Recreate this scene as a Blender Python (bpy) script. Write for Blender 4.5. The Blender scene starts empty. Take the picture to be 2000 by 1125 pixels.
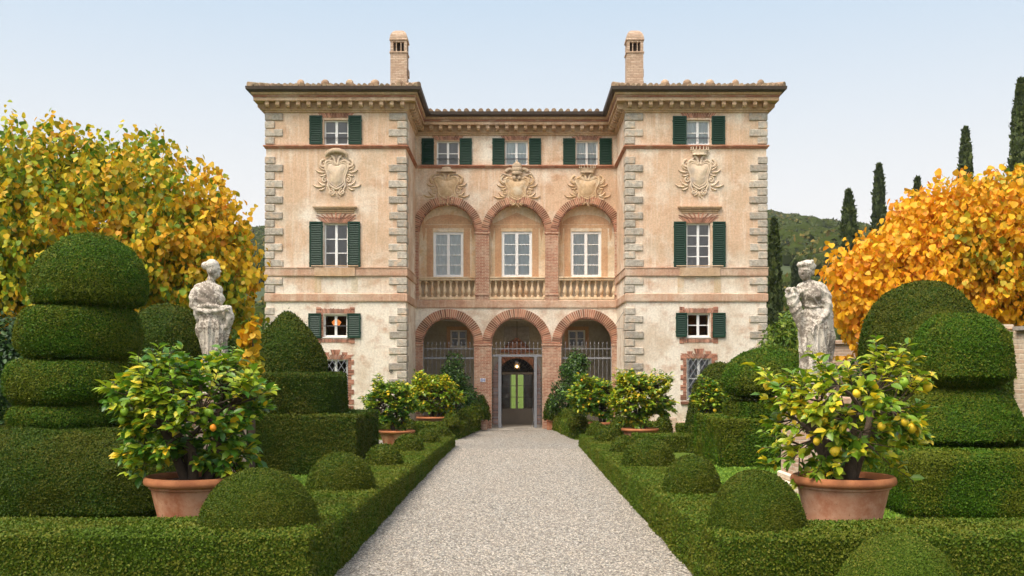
import bpy, math, random
import numpy as np
from mathutils import Vector, Matrix
R = math.radians
sc = bpy.context.scene
random.seed(7); rng = np.random.default_rng(7)

# ---------------------------------------------------------------- camera, sky, sun
H = 2.42                                    # eye height
cam = bpy.data.objects.new("camera", bpy.data.cameras.new("camera"))
sc.collection.objects.link(cam); sc.camera = cam
cam.location = (0, 0, H); cam.rotation_euler = (R(90), 0, 0)
cam.data.sensor_width = 36; cam.data.lens = 36
cam.data.shift_x = -0.004; cam.data.shift_y = 0.08275
cam.data.clip_end = 6000; cam.data.clip_start = 0.1
SUN_EL, SUN_ROT = 58, 222
w = bpy.data.worlds.new("World"); sc.world = w; w.use_nodes = True
nt = w.node_tree; bg = nt.nodes["Background"]
sky = nt.nodes.new("ShaderNodeTexSky"); sky.sky_type = 'NISHITA'; sky.sun_disc = False
sky.sun_elevation = R(SUN_EL); sky.sun_rotation = R(SUN_ROT)
sky.air_density = 1.0; sky.dust_density = 5.0; sky.ozone_density = 1.0; sky.altitude = 300
hs = nt.nodes.new("ShaderNodeHueSaturation"); hs.inputs["Saturation"].default_value = 0.50; hs.inputs["Value"].default_value = 1.12
nt.links.new(sky.outputs[0], hs.inputs["Color"])
# clear evening sky: the Nishita dome above, paling to cream towards the horizon
wt = nt.nodes.new("ShaderNodeTexCoord"); wz = nt.nodes.new("ShaderNodeSeparateXYZ"); nt.links.new(wt.outputs["Generated"], wz.inputs[0])
wr = nt.nodes.new("ShaderNodeValToRGB"); nt.links.new(wz.outputs[2], wr.inputs[0]); cr_ = wr.color_ramp
for p_, c_ in ((0.0,(.96,.88,.80)),(.10,(.92,.875,.835)),(.20,(.765,.785,.80)),(.34,(.53,.655,.78)),(.6,(.42,.56,.74))):
    e_ = cr_.elements.new(p_) if p_ not in (0.0,) else cr_.elements[0]; e_.color = (*c_,1)
cr_.elements[-1].color = (.36,.50,.70,1)
wm = nt.nodes.new("ShaderNodeVectorMath"); wm.operation = 'SCALE'; wm.inputs[3].default_value = 3.6; nt.links.new(wr.outputs[0], wm.inputs[0])
wf = nt.nodes.new("ShaderNodeMapRange"); nt.links.new(wz.outputs[2], wf.inputs[0]); wf.inputs[1].default_value = .35; wf.inputs[2].default_value = .85; wf.inputs[3].default_value = .9; wf.inputs[4].default_value = .0
wx_ = nt.nodes.new("ShaderNodeMix"); wx_.data_type = 'RGBA'; nt.links.new(wf.outputs[0], wx_.inputs[0]); nt.links.new(hs.outputs[0], wx_.inputs[6]); nt.links.new(wm.outputs[0], wx_.inputs[7]); nt.links.new(wx_.outputs[2], bg.inputs[0]); bg.inputs[1].default_value = 0.15
sun = bpy.data.objects.new("sun", bpy.data.lights.new("sun", 'SUN')); sc.collection.objects.link(sun)
sun.data.energy = 1.45; sun.data.angle = R(38); sun.data.color = (1.0, 0.85, 0.68)
sd = Vector((math.sin(R(SUN_ROT))*math.cos(R(SUN_EL)), math.cos(R(SUN_ROT))*math.cos(R(SUN_EL)), math.sin(R(SUN_EL))))
sun.rotation_euler = (-sd).to_track_quat('-Z', 'Y').to_euler(); sun.location = (0, -5, 30)
sc.view_settings.view_transform = 'Standard'; sc.view_settings.look = 'None'
sc.view_settings.gamma = 1; sc.view_settings.exposure = 1.05
sc.cycles.max_bounces = 6; sc.cycles.transparent_max_bounces = 8

# ---------------------------------------------------------------- node materials
def ramp(nt, stops, fac=None, interp='LINEAR'):
    n = nt.nodes.new("ShaderNodeValToRGB"); cr = n.color_ramp; cr.interpolation = interp
    while len(cr.elements) < len(stops): cr.elements.new(0.5)
    for e, (p, c) in zip(cr.elements, stops):
        e.position = p; e.color = (c[0], c[1], c[2], 1) if not isinstance(c, (int, float)) else (c, c, c, 1)
    if fac is not None: nt.links.new(fac, n.inputs[0])
    return n.outputs[0]
def mapped(nt, scale=(1,1,1), kind="Object", rot=(0,0,0)):
    t = nt.nodes.new("ShaderNodeTexCoord"); m = nt.nodes.new("ShaderNodeMapping")
    m.inputs["Scale"].default_value = scale; m.inputs["Rotation"].default_value = rot
    nt.links.new(t.outputs[kind], m.inputs[0]); return m.outputs[0]
def noise(nt, scale, detail=4, vec=None, rough=0.55, out=0):
    n = nt.nodes.new("ShaderNodeTexNoise"); n.inputs["Scale"].default_value = scale
    n.inputs["Detail"].default_value = detail; n.inputs["Roughness"].default_value = rough
    if vec is None: vec = mapped(nt)
    nt.links.new(vec, n.inputs["Vector"]); return n.outputs[out]
def mix(nt, fac, a, b, mode='MIX'):
    n = nt.nodes.new("ShaderNodeMix"); n.data_type = 'RGBA'; n.blend_type = mode
    for q, (s, v) in enumerate(((n.inputs[0], fac), (n.inputs[6], a), (n.inputs[7], b))):
        if hasattr(v, "is_output"): nt.links.new(v, s)
        elif q == 0: s.default_value = v
        else:
            if isinstance(v, (int, float)): v = (v, v, v)
            s.default_value = (v[0], v[1], v[2], 1)
    return n.outputs[2]
def math_(nt, op, a, b=0.0, clamp=False):
    n = nt.nodes.new("ShaderNodeMath"); n.operation = op; n.use_clamp = clamp
    for s, v in ((n.inputs[0], a), (n.inputs[1], b)):
        if hasattr(v, "is_output"): nt.links.new(v, s)
        else: s.default_value = v
    return n.outputs[0]
def bump(nt, bsdf, h, strength=0.4, dist=0.02):
    n = nt.nodes.new("ShaderNodeBump"); n.inputs["Strength"].default_value = strength
    n.inputs["Distance"].default_value = dist; nt.links.new(h, n.inputs["Height"])
    nt.links.new(n.outputs[0], bsdf.inputs["Normal"])
MATS = {}
def mat(name, color=(0.5,0.5,0.5), rough=0.8, metal=0, spec=0.3, vary=0.12, vs=6.0, bs=0.0):
    m = bpy.data.materials.new(name); m.use_nodes = True; MATS[name] = m
    nt = m.node_tree; b = nt.nodes["Principled BSDF"]
    b.inputs["Roughness"].default_value = rough; b.inputs["Metallic"].default_value = metal
    b.inputs["Specular IOR Level"].default_value = spec
    f = noise(nt, vs)
    c = mix(nt, f, tuple(v*(1-vary) for v in color), tuple(min(1, v*(1+vary)) for v in color))
    nt.links.new(c, b.inputs["Base Color"])
    if bs: bump(nt, b, noise(nt, vs*6), bs, 0.01)
    return m
def tree_of(m):
    return m.node_tree, m.node_tree.nodes["Principled BSDF"]
def rand_island(nt):
    return nt.nodes.new("ShaderNodeNewGeometry").outputs["Random Per Island"]
def pos_sep(nt):
    s = nt.nodes.new("ShaderNodeSeparateXYZ"); g = nt.nodes.new("ShaderNodeNewGeometry")
    nt.links.new(g.outputs["Position"], s.inputs[0]); return s.outputs

def leaf_mat(name, stops, rough=0.5, transl=0.25, clump=None, clump_scale=1.0, spec=0.35):
    """per leaf colour from a ramp; clump = other ramp blended in by a soft noise (species colour patches)"""
    m = bpy.data.materials.new(name); m.use_nodes = True; MATS[name] = m
    nt, b = tree_of(m); r = rand_island(nt)
    c = ramp(nt, stops, r)
    if clump:
        n = noise(nt, clump_scale, 2, mapped(nt))
        f = math_(nt, 'ADD', n, math_(nt, 'MULTIPLY', math_(nt, 'SUBTRACT', r, 0.5), 0.25))
        f = ramp(nt, [(0.42, 0), (0.60, 1)], f)
        c = mix(nt, f, c, ramp(nt, clump, r))
    nt.links.new(c, b.inputs["Base Color"]); b.inputs["Roughness"].default_value = rough
    b.inputs["Specular IOR Level"].default_value = spec
    if transl:
        t = nt.nodes.new("ShaderNodeBsdfTranslucent"); s = nt.nodes.new("ShaderNodeMixShader")
        s.inputs[0].default_value = transl; nt.links.new(mix(nt, 1.0, c, (1.0,1.0,0.6), 'MULTIPLY'), t.inputs[0])
        nt.links.new(b.outputs[0], s.inputs[1]); nt.links.new(t.outputs[0], s.inputs[2])
        nt.links.new(s.outputs[0], nt.nodes["Material Output"].inputs[0])
    return m

# plaster of the facade
def plaster(name, warm, pale, rust, low_pale=True, streak=True):
    m = bpy.data.materials.new(name); m.use_nodes = True; MATS[name] = m
    nt, b = tree_of(m); b.inputs["Roughness"].default_value = 0.92; b.inputs["Specular IOR Level"].default_value = 0.15
    p = pos_sep(nt)
    n1 = noise(nt, 0.55, 5, rough=0.6); n2 = noise(nt, 1.6, 6, mapped(nt, (1,1,1.3)), 0.65); n3 = noise(nt, 14, 5, rough=0.7)
    st = noise(nt, 1.0, 6, mapped(nt, (5.0, 5.0, 0.35)), 0.7)
    z = p[2]
    lowf = math_(nt, 'MULTIPLY', math_(nt, 'SUBTRACT', 6.9, z), 0.55, True) if low_pale else 0.15
    f = math_(nt, 'ADD', math_(nt, 'MULTIPLY', n1, 1.0), math_(nt, 'MULTIPLY', lowf, 0.22) if low_pale else 0.0)
    c = mix(nt, ramp(nt, [(0.47, 0), (0.66, 1)], f), warm, pale)
    c = mix(nt, ramp(nt, [(0.50, 0), (0.68, 0.75)], n2), c, rust)
    c = mix(nt, math_(nt, 'MULTIPLY', ramp(nt, [(0.5, 0), (0.72, 0.9)], st), 0.75 if streak else 0.2), c, pale)
    st2 = noise(nt, 1.3, 6, mapped(nt, (7.0, 7.0, 0.5)), 0.7)
    c = mix(nt, math_(nt, 'MULTIPLY', ramp(nt, [(0.56, 0), (0.75, 1)], st2), 0.4), c, tuple(v*0.62 for v in rust))
    gp = noise(nt, 0.42, 6, mapped(nt, (1,1,.8), rot=(.4,.2,.3)), 0.7)
    c = mix(nt, ramp(nt, [(0.50, 0), (0.62, 0.55)], gp), c, tuple(v*q for v, q in zip(warm, (.80,.86,.86))))
    # worn patches beneath the cornices and above the ground
    base = math_(nt, 'MULTIPLY', math_(nt, 'SUBTRACT', 0.9, math_(nt, 'ADD', z, math_(nt, 'MULTIPLY', n2, 0.8))), 1.6, True)
    c = mix(nt, math_(nt, 'MULTIPLY', base, 0.6), c, (0.36, 0.23, 0.15))
    c = mix(nt, ramp(nt, [(0.36, 0.0), (0.6, 1.0)], n3), mix(nt, 1.0, c, 0.80, 'MULTIPLY'), c)
    nt.links.new(c, b.inputs["Base Color"])
    h = math_(nt, 'ADD', noise(nt, 45, 3, rough=0.7), math_(nt, 'MULTIPLY', n2, 1.2))
    bump(nt, b, h, 0.55, 0.03)
    return m
plaster("plaster", (0.72,0.50,0.335), (0.88,0.79,0.655), (0.56,0.33,0.20))
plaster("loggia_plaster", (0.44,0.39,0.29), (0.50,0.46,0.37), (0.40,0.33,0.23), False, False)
plaster("niche_plaster", (0.70,0.52,0.33), (0.80,0.72,0.58), (0.62,0.38,0.20), False)
plaster("painted_plaster", (0.58,0.34,0.19), (0.66,0.45,0.28), (0.52,0.27,0.14), False)
plaster("band_stone", (0.58,0.36,0.24), (0.72,0.58,0.44), (0.44,0.21,0.13), False)
plaster("cornice_stone", (0.56,0.36,0.21), (0.68,0.52,0.37), (0.40,0.24,0.145), False)

def stone(name, c1, c2, c3, sc_=9, bs=0.7, island=0.35):
    m = bpy.data.materials.new(name); m.use_nodes = True; MATS[name] = m
    nt, b = tree_of(m); b.inputs["Roughness"].default_value = 0.9; b.inputs["Specular IOR Level"].default_value = 0.15
    n1 = noise(nt, sc_, 6, rough=0.7); n2 = noise(nt, sc_*0.3, 4)
    c = mix(nt, ramp(nt, [(0.35,0),(0.65,1)], n1), c1, c2)
    c = mix(nt, ramp(nt, [(0.52,0),(0.7,1)], n2), c, c3)
    r = rand_island(nt)
    c = mix(nt, 1.0, c, ramp(nt, [(0, 1-island), (1, 1.0+island*0.4)], r), 'MULTIPLY')
    nt.links.new(c, b.inputs["Base Color"]); bump(nt, b, n1, bs, 0.04)
    return m
stone("quoin_stone", (0.34,0.295,0.24), (0.58,0.525,0.435), (0.64,0.48,0.34), 11, 1.0, 0.28)
stone("brick_wedges", (0.36,0.155,0.10), (0.52,0.26,0.17), (0.46,0.24,0.15), 4, 0.6, 0.55)
stone("brick_edge", (0.34,0.145,0.085), (0.48,0.23,0.14), (0.56,0.38,0.25), 5, 0.4, 0.3)
stone("arms_stone", (0.52,0.35,0.20), (0.68,0.50,0.31), (0.72,0.60,0.44), 7, 0.6, 0.1)
stone("arms_pale", (0.62,0.47,0.33), (0.72,0.58,0.42), (0.50,0.41,0.33), 8, 0.6, 0.1)
stone("crest_stone", (0.40,0.30,0.20), (0.58,0.45,0.31), (0.50,0.38,0.28), 9, 0.6, 0.1)
stone("baluster_stone", (0.58,0.42,0.26), (0.70,0.56,0.38), (0.52,0.30,0.16), 6, 0.5, 0.25)
stone("roof_tile", (0.34,0.22,0.14), (0.48,0.35,0.23), (0.24,0.21,0.13), 7, 0.7, 0.4)
stone("flag_stone", (0.30,0.28,0.24), (0.42,0.38,0.32), (0.34,0.30,0.25), 7, 0.4, 0.3)
stone("wall_stone", (0.46,0.31,0.20), (0.66,0.52,0.38), (0.55,0.34,0.23), 5, 0.8, 0.3)

# lichen covered marble
m = bpy.data.materials.new("statue_marble"); m.use_nodes = True; MATS["statue_marble"] = m
nt, b = tree_of(m); b.inputs["Roughness"].default_value = 0.85; b.inputs["Specular IOR Level"].default_value = 0.2
n1 = noise(nt, 24, 8, rough=0.75); n2 = noise(nt, 2.4, 3); n3 = noise(nt, 38, 4, rough=0.7)
c = mix(nt, n2, (0.66,0.62,0.55), (0.62,0.53,0.41))
p1 = ramp(nt, [(0.48,0),(0.55,1)], math_(nt, 'ADD', n1, math_(nt, 'MULTIPLY', math_(nt, 'SUBTRACT', n2, 0.5), 0.8)))
c = mix(nt, math_(nt, 'MULTIPLY', p1, 0.85), c, (0.16,0.125,0.095))
c = mix(nt, math_(nt, 'MULTIPLY', ramp(nt, [(0.5,0),(0.62,1)], n3), 0.5), c, (0.33,0.29,0.24))
nt.links.new(c, b.inputs["Base Color"]); bump(nt, b, n1, 0.8, 0.03)

def brick(name, c1, c2, mortar, bw=0.26, bh=0.065, ms=0.010):
    m = bpy.data.materials.new(name); m.use_nodes = True; MATS[name] = m
    nt, b = tree_of(m); b.inputs["Roughness"].default_value = 0.9; b.inputs["Specular IOR Level"].default_value = 0.15
    g = nt.nodes.new("ShaderNodeNewGeometry"); sp = nt.nodes.new("ShaderNodeSeparateXYZ"); nt.links.new(g.outputs["Position"], sp.inputs[0])
    u = math_(nt, 'ADD', sp.outputs[0], sp.outputs[1])
    cb = nt.nodes.new("ShaderNodeCombineXYZ"); nt.links.new(u, cb.inputs[0])
    wob = math_(nt, 'MULTIPLY', noise(nt, 3, 2), 0.02)
    nt.links.new(math_(nt, 'ADD', sp.outputs[2], wob), cb.inputs[1])
    t = nt.nodes.new("ShaderNodeTexBrick"); nt.links.new(cb.outputs[0], t.inputs["Vector"])
    t.inputs["Color1"].default_value = (*c1,1); t.inputs["Color2"].default_value = (*c2,1); t.inputs["Mortar"].default_value = (*mortar,1)
    t.inputs["Scale"].default_value = 1; t.inputs["Mortar Size"].default_value = ms; t.inputs["Brick Width"].default_value = bw
    t.inputs["Row Height"].default_value = bh; t.inputs["Bias"].default_value = -0.1; t.inputs["Mortar Smooth"].default_value = 0.3
    n1 = noise(nt, 2.2, 6, rough=0.7)
    c = mix(nt, ramp(nt, [(0.45,0),(0.72,0.8)], n1), t.outputs[0], mortar)
    c = mix(nt, ramp(nt, [(0.5,0),(0.8,0.6)], noise(nt, 9, 4)), c, tuple(v*0.6 for v in c1))
    nt.links.new(c, b.inputs["Base Color"])
    h = math_(nt, 'ADD', math_(nt, 'MULTIPLY', t.outputs["Fac"], -1.0), math_(nt, 'MULTIPLY', n1, 0.8)); bump(nt, b, h, 0.7, 0.02)
    return m
brick("brickwork", (0.34,0.135,0.08), (0.50,0.24,0.15), (0.62,0.48,0.35))
brick("pale_brickwork", (0.46,0.32,0.22), (0.68,0.54,0.41), (0.40,0.29,0.21), 0.24, 0.07, 0.014)
brick("pale_wall", (0.66,0.48,0.34), (0.76,0.62,0.46), (0.74,0.64,0.50), 0.42, 0.12, 0.02)
brick("old_brick", (0.48,0.28,0.19), (0.62,0.44,0.32), (0.62,0.50,0.38), 0.3, 0.09, 0.016)

mat("white_paint", (0.80,0.79,0.76), 0.5, 0, 0.4, 0.03)
mat("green_paint", (0.004,0.036,0.018), 0.5, 0, 0.4, 0.15)
mat("iron", (0.05,0.048,0.05), 0.5, 0.6, 0.4, 0.2)
mat("grey_iron", (0.25,0.255,0.27), 0.55, 0.3, 0.4, 0.15)
mat("grey_door", (0.20,0.175,0.14), 0.6, 0, 0.3, 0.08)
mat("gutter_copper", (0.075,0.055,0.042), 0.6, 0.3, 0.3, 0.3)
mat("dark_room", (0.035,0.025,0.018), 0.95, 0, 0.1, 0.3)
mat("bark", (0.10,0.072,0.05), 0.9, 0, 0.2, 0.4, 14, 0.8)
mat("soil", (0.06,0.04,0.028), 1.0, 0, 0.1, 0.4, 20, 0.8)
mat("plate_white", (0.72,0.73,0.76), 0.3, 0, 0.5, 0.04)
mat("plate_blue", (0.04,0.08,0.35), 0.3, 0, 0.5, 0.04)
mat("lemon_yellow", (0.84,0.56,0.03), 0.42, 0, 0.4, 0.12, 40, 0.2)
mat("lemon_orange", (0.85,0.30,0.02), 0.42, 0, 0.4, 0.12, 40, 0.2)
mat("lemon_green", (0.25,0.40,0.03), 0.42, 0, 0.4, 0.2, 40, 0.2)
mat("pane_grey", (0.36,0.34,0.34), 0.8, 0, 0.2, 0.12)  # flat grey backing colour standing in for sky reflected in the panes
mat("curtain_white", (0.72,0.75,0.76), 0.9, 0, 0.1, 0.05)
m = bpy.data.materials.new("glass"); m.use_nodes = True; MATS["glass"] = m
nt = m.node_tree; nt.nodes.clear(); o_ = nt.nodes.new("ShaderNodeOutputMaterial"); g_ = nt.nodes.new("ShaderNodeBsdfGlossy")
g_.inputs["Roughness"].default_value = 0.03; t_ = nt.nodes.new("ShaderNodeBsdfTransparent"); t_.inputs[0].default_value = (0.93,0.95,0.95,1)
f_ = nt.nodes.new("ShaderNodeFresnel"); f_.inputs[0].default_value = 1.5; s_ = nt.nodes.new("ShaderNodeMixShader")
nt.links.new(f_.outputs[0], s_.inputs[0]); nt.links.new(t_.outputs[0], s_.inputs[1]); nt.links.new(g_.outputs[0], s_.inputs[2]); nt.links.new(s_.outputs[0], o_.inputs[0])
def emis(name, c, s):
    m = bpy.data.materials.new(name); m.use_nodes = True; MATS[name] = m
    nt, b = tree_of(m); b.inputs["Emission Color"].default_value = (*c,1); b.inputs["Emission Strength"].default_value = s
    b.inputs["Base Color"].default_value = (*c,1); return m
emis("lamp_glow", (1.0,0.62,0.25), 5.0); emis("shade_glow", (1.0,0.30,0.07), 0.45)

# terracotta
for nm, ca, cb_, cc in (("terracotta", (0.30,0.105,0.05), (0.42,0.165,0.08), (0.50,0.27,0.16)), ("terracotta_rim", (0.38,0.135,0.05), (0.50,0.20,0.085), (0.34,0.12,0.05)), ("terracotta_pale", (0.44,0.20,0.11), (0.58,0.36,0.23), (0.38,0.15,0.075))):
    m = bpy.data.materials.new(nm); m.use_nodes = True; MATS[nm] = m
    nt, b = tree_of(m); b.inputs["Roughness"].default_value = 0.8; b.inputs["Specular IOR Level"].default_value = 0.25
    n1 = noise(nt, 2.2, 6, mapped(nt, (1,1,1.6)), 0.65); n2 = noise(nt, 22, 5, rough=0.7)
    c = mix(nt, ramp(nt, [(0.3,0),(0.7,1)], n1), ca, cb_)
    c = mix(nt, ramp(nt, [(0.44,0),(0.62,0.95)], noise(nt, 2.4, 7, rough=0.7)), c, cc)
    c = mix(nt, ramp(nt, [(0.62,0),(0.72,0.8)], n2), c, tuple(v*0.45 for v in ca))
    nt.links.new(c, b.inputs["Base Color"]); bump(nt, b, n2, 0.25, 0.01)

# gravel
m = bpy.data.materials.new("gravel"); m.use_nodes = True; MATS["gravel"] = m
nt, b = tree_of(m); b.inputs["Roughness"].default_value = 0.95; b.inputs["Specular IOR Level"].default_value = 0.15
v = nt.nodes.new("ShaderNodeTexVoronoi"); v.inputs["Scale"].default_value = 33; nt.links.new(mapped(nt), v.inputs["Vector"])
sx = nt.nodes.new("ShaderNodeSeparateColor"); nt.links.new(v.outputs["Color"], sx.inputs[0])
c = ramp(nt, [(0,(0.07,0.065,0.055)), (0.25,(0.19,0.176,0.15)), (0.65,(0.30,0.285,0.245)), (1,(0.60,0.57,0.50))], sx.outputs[0])
dk = ramp(nt, [(0.0,1.0),(0.55,0.92),(0.85,0.55)], math_(nt, 'MULTIPLY', v.outputs["Distance"], 1.15))
c = mix(nt, 1.0, c, dk, 'MULTIPLY')
c = mix(nt, ramp(nt, [(0.38,0.0),(0.66,0.5)], noise(nt, 0.9, 6, mapped(nt, (1.3,.35,1)), rough=0.75)), c, (0.25,0.21,0.165))
nt.links.new(c, b.inputs["Base Color"]); bump(nt, b, v.outputs["Distance"], -0.9, 0.02)
stone("pebble", (0.32,0.28,0.225), (0.56,0.51,0.43), (0.46,0.39,0.30), 30, 0.3, 0.6)
# lawn and open ground
m = bpy.data.materials.new("lawn"); m.use_nodes = True; MATS["lawn"] = m
nt, b = tree_of(m); b.inputs["Roughness"].default_value = 0.95; b.inputs["Specular IOR Level"].default_value = 0.1
n1 = noise(nt, 30, 6, rough=0.75); n2 = noise(nt, 0.6, 5)
c = ramp(nt, [(0.3,(0.045,0.075,0.010)),(0.5,(0.085,0.13,0.016)),(0.7,(0.14,0.18,0.03))], n1)
c = mix(nt, ramp(nt, [(0.4,0),(0.7,0.6)], n2), c, (0.10,0.15,0.02))
nt.links.new(c, b.inputs["Base Color"]); bump(nt, b, n1, 0.7, 0.03)
m = bpy.data.materials.new("hill_ground"); m.use_nodes = True; MATS["hill_ground"] = m
nt, b = tree_of(m); b.inputs["Roughness"].default_value = 1.0
c = ramp(nt, [(0.3,(0.02,0.032,0.008)),(0.7,(0.06,0.085,0.02))], noise(nt, 0.12, 8, rough=0.7)); nt.links.new(c, b.inputs["Base Color"])

# leaves
leaf_mat("yew", [(0,(0.036,0.083,0.0038)),(0.5,(0.048,0.118,0.0050)),(0.85,(0.068,0.145,0.0062)),(1,(0.103,0.173,0.0098))], 0.55, 0.15,
         [(0,(0.066,0.087,0.0045)),(0.6,(0.101,0.125,0.0069)),(1,(0.147,0.156,0.0130))], 0.9, 0.12)
leaf_mat("dark_yew", [(0,(0.027,0.059,0.0038)),(0.6,(0.041,0.079,0.0045)),(1,(0.074,0.110,0.0078))], 0.55, 0.12,
         [(0,(0.043,0.059,0.0038)),(0.6,(0.069,0.083,0.0051)),(1,(0.103,0.103,0.0088))], 0.8, 0.12)
leaf_mat("box_leaf", [(0,(0.052,0.096,0.0063)),(0.5,(0.077,0.134,0.0099)),(0.85,(0.104,0.160,0.0122)),(1,(0.154,0.195,0.0228))], 0.5, 0.2,
         [(0,(0.076,0.099,0.0074)),(0.6,(0.112,0.137,0.0107)),(1,(0.175,0.178,0.0243))], 1.1, 0.12)
leaf_mat("dome_leaf", [(0,(0.033,0.065,0.0035)),(0.5,(0.054,0.090,0.0048)),(0.85,(0.078,0.110,0.0060)),(1,(0.115,0.137,0.0112))], 0.5, 0.15,
         [(0,(0.052,0.067,0.0034)),(0.6,(0.081,0.095,0.0053)),(1,(0.122,0.127,0.0118))], 1.3, 0.12)
mat("core_green", (0.026,0.045,0.008), 1.0, 0, 0.0, 0.3)
mat("core_box", (0.040,0.068,0.010), 1.0, 0, 0.0, 0.3)
leaf_mat("lemon_leaf", [(0,(0.047,0.144,0.0160)),(0.5,(0.095,0.230,0.0200)),(0.85,(0.203,0.345,0.0250)),(0.97,(0.378,0.460,0.0300)),(1,(0.878,0.552,0.0300))], 0.36, 0.32,
         [(0,(0.121,0.230,0.0140)),(0.5,(0.257,0.368,0.0200)),(0.9,(0.486,0.506,0.0300)),(1,(0.918,0.575,0.0300))], 1.3, 0.5)
leaf_mat("lemon_leaf_yellow", [(0,(0.081,0.198,0.0140)),(0.5,(0.196,0.330,0.0200)),(0.85,(0.368,0.462,0.0300)),(1,(0.759,0.572,0.0300))], 0.36, 0.32,
         [(0,(0.184,0.297,0.0180)),(0.5,(0.391,0.462,0.0300)),(0.85,(0.632,0.550,0.0300)),(1,(0.897,0.572,0.0300))], 1.3, 0.5)
leaf_mat("laurel_leaf", [(0,(0.018,0.055,0.010)),(0.6,(0.045,0.11,0.018)),(1,(0.12,0.20,0.035))], 0.35, 0.15)
leaf_mat("shrub_leaf", [(0,(0.06,0.13,0.012)),(0.5,(0.13,0.22,0.02)),(1,(0.30,0.36,0.05))], 0.5, 0.3)
leaf_mat("deep_leaf", [(0,(0.010,0.035,0.008)),(0.6,(0.028,0.075,0.014)),(1,(0.07,0.14,0.02))], 0.5, 0.15)
leaf_mat("cypress_leaf", [(0,(0.028,0.046,0.012)),(0.6,(0.065,0.092,0.022)),(1,(0.13,0.155,0.04))], 0.7, 0.1)
leaf_mat("oak_wood", [(0,(0.023,0.038,0.0075)),(0.5,(0.054,0.076,0.0135)),(0.9,(0.099,0.111,0.0195)),(1,(0.180,0.145,0.0263))], 0.8, 0.1,
         [(0,(0.045,0.051,0.0090)),(0.6,(0.099,0.093,0.0165)),(1,(0.216,0.145,0.0263))], 0.018)
mat("oak_core", (0.035,0.048,0.010), 1.0, 0, 0.0, 0.5, 0.6, 1.0)
# autumn lime leaves: two palettes chosen by position in the crown (leaf pigment)
def autumn(name, fresh, gold, bias, sx_):
    m = bpy.data.materials.new(name); m.use_nodes = True; MATS[name] = m
    nt, b = tree_of(m); r = rand_island(nt)
    vec = mapped(nt); s = nt.nodes.new("ShaderNodeSeparateXYZ"); nt.links.new(vec, s.inputs[0])
    n = noise(nt, 0.55, 3, vec)
    f = math_(nt, 'ADD', math_(nt, 'ADD', n, bias), math_(nt, 'MULTIPLY', s.outputs[0], sx_))
    f = math_(nt, 'ADD', f, math_(nt, 'MULTIPLY', math_(nt, 'SUBTRACT', r, 0.5), 0.30))
    f = ramp(nt, [(0.40,0),(0.60,1)], f)
    r2 = math_(nt, 'FRACT', math_(nt, 'MULTIPLY', r, 7.31))
    c = mix(nt, f, ramp(nt, fresh, r2), ramp(nt, gold, r2))
    nt.links.new(c, b.inputs["Base Color"]); b.inputs["Roughness"].default_value = 0.5; b.inputs["Specular IOR Level"].default_value = 0.3
    t = nt.nodes.new("ShaderNodeBsdfTranslucent"); x = nt.nodes.new("ShaderNodeMixShader"); x.inputs[0].default_value = 0.35
    nt.links.new(c, t.inputs[0]); nt.links.new(b.outputs[0], x.inputs[1]); nt.links.new(t.outputs[0], x.inputs[2])
    nt.links.new(x.outputs[0], nt.nodes["Material Output"].inputs[0])
FRESH = [(0,(0.08,0.17,0.010)),(0.4,(0.20,0.31,0.015)),(0.7,(0.44,0.45,0.02)),(1,(0.72,0.50,0.02))]
GOLD = [(0,(0.46,0.30,0.012)),(0.35,(0.72,0.44,0.015)),(0.7,(0.86,0.50,0.02)),(1,(0.74,0.30,0.02))]
autumn("autumn_mixed", FRESH, GOLD, -0.075, 0.030)
autumn("autumn_gold", [(0,(0.10,0.20,0.012)),(0.5,(0.40,0.38,0.02)),(1,(0.78,0.50,0.02))], [(0,(0.58,0.32,0.012)),(0.4,(0.86,0.50,0.015)),(0.75,(0.90,0.43,0.02)),(1,(0.74,0.27,0.02))], 0.06, -0.045)

# ---------------------------------------------------------------- objects, meshes
def link(o): sc.collection.objects.link(o); return o
def world_loc(p):
    v = Vector((0,0,0))
    while p is not None: v = v + Vector(p.location); p = p.parent
    return v
def thing(name, loc, label, cat, group=None, kind=None):
    o = link(bpy.data.objects.new(name, None)); o.location = loc; o.empty_display_size = 0.2
    return tag(o, label, cat, group, kind)
def tag(o, label=None, cat=None, group=None, kind=None):
    if label: o["label"] = label
    if cat: o["category"] = cat
    if group: o["group"] = group
    if kind: o["kind"] = kind
    return o
def np_mesh(name, V, polys, mats, parent=None, smooth=False, origin=None):
    """V (n,3) in world space; polys: list of (int array (m,k), material index)"""
    me = bpy.data.meshes.new(name)
    V = np.asarray(V, dtype=np.float32)
    off = np.array(world_loc(parent) if parent is not None else (origin or (0,0,0)), dtype=np.float32)
    V = V - off
    me.vertices.add(len(V)); me.vertices.foreach_set("co", V.ravel())
    nl = sum(p.size for p, _ in polys); npy = sum(len(p) for p, _ in polys)
    me.loops.add(nl); me.polygons.add(npy)
    me.loops.foreach_set("vertex_index", np.concatenate([p.ravel() for p, _ in polys]).astype(np.int32))
    tot = np.concatenate([np.full(len(p), p.shape[1], dtype=np.int32) for p, _ in polys])
    start = np.concatenate([[0], np.cumsum(tot)[:-1]]).astype(np.int32)
    me.polygons.foreach_set("loop_start", start); me.polygons.foreach_set("loop_total", tot)
    me.polygons.foreach_set("material_index", np.concatenate([np.full(len(p), mi, dtype=np.int32) for p, mi in polys]))
    me.polygons.foreach_set("use_smooth", np.full(npy, smooth, dtype=bool))
    for mm in mats: me.materials.append(MATS[mm])
    me.update(calc_edges=True); me.validate()
    o = link(bpy.data.objects.new(name, me))
    if parent is not None: o.parent = parent
    elif origin is not None: o.location = origin
    return o

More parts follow.
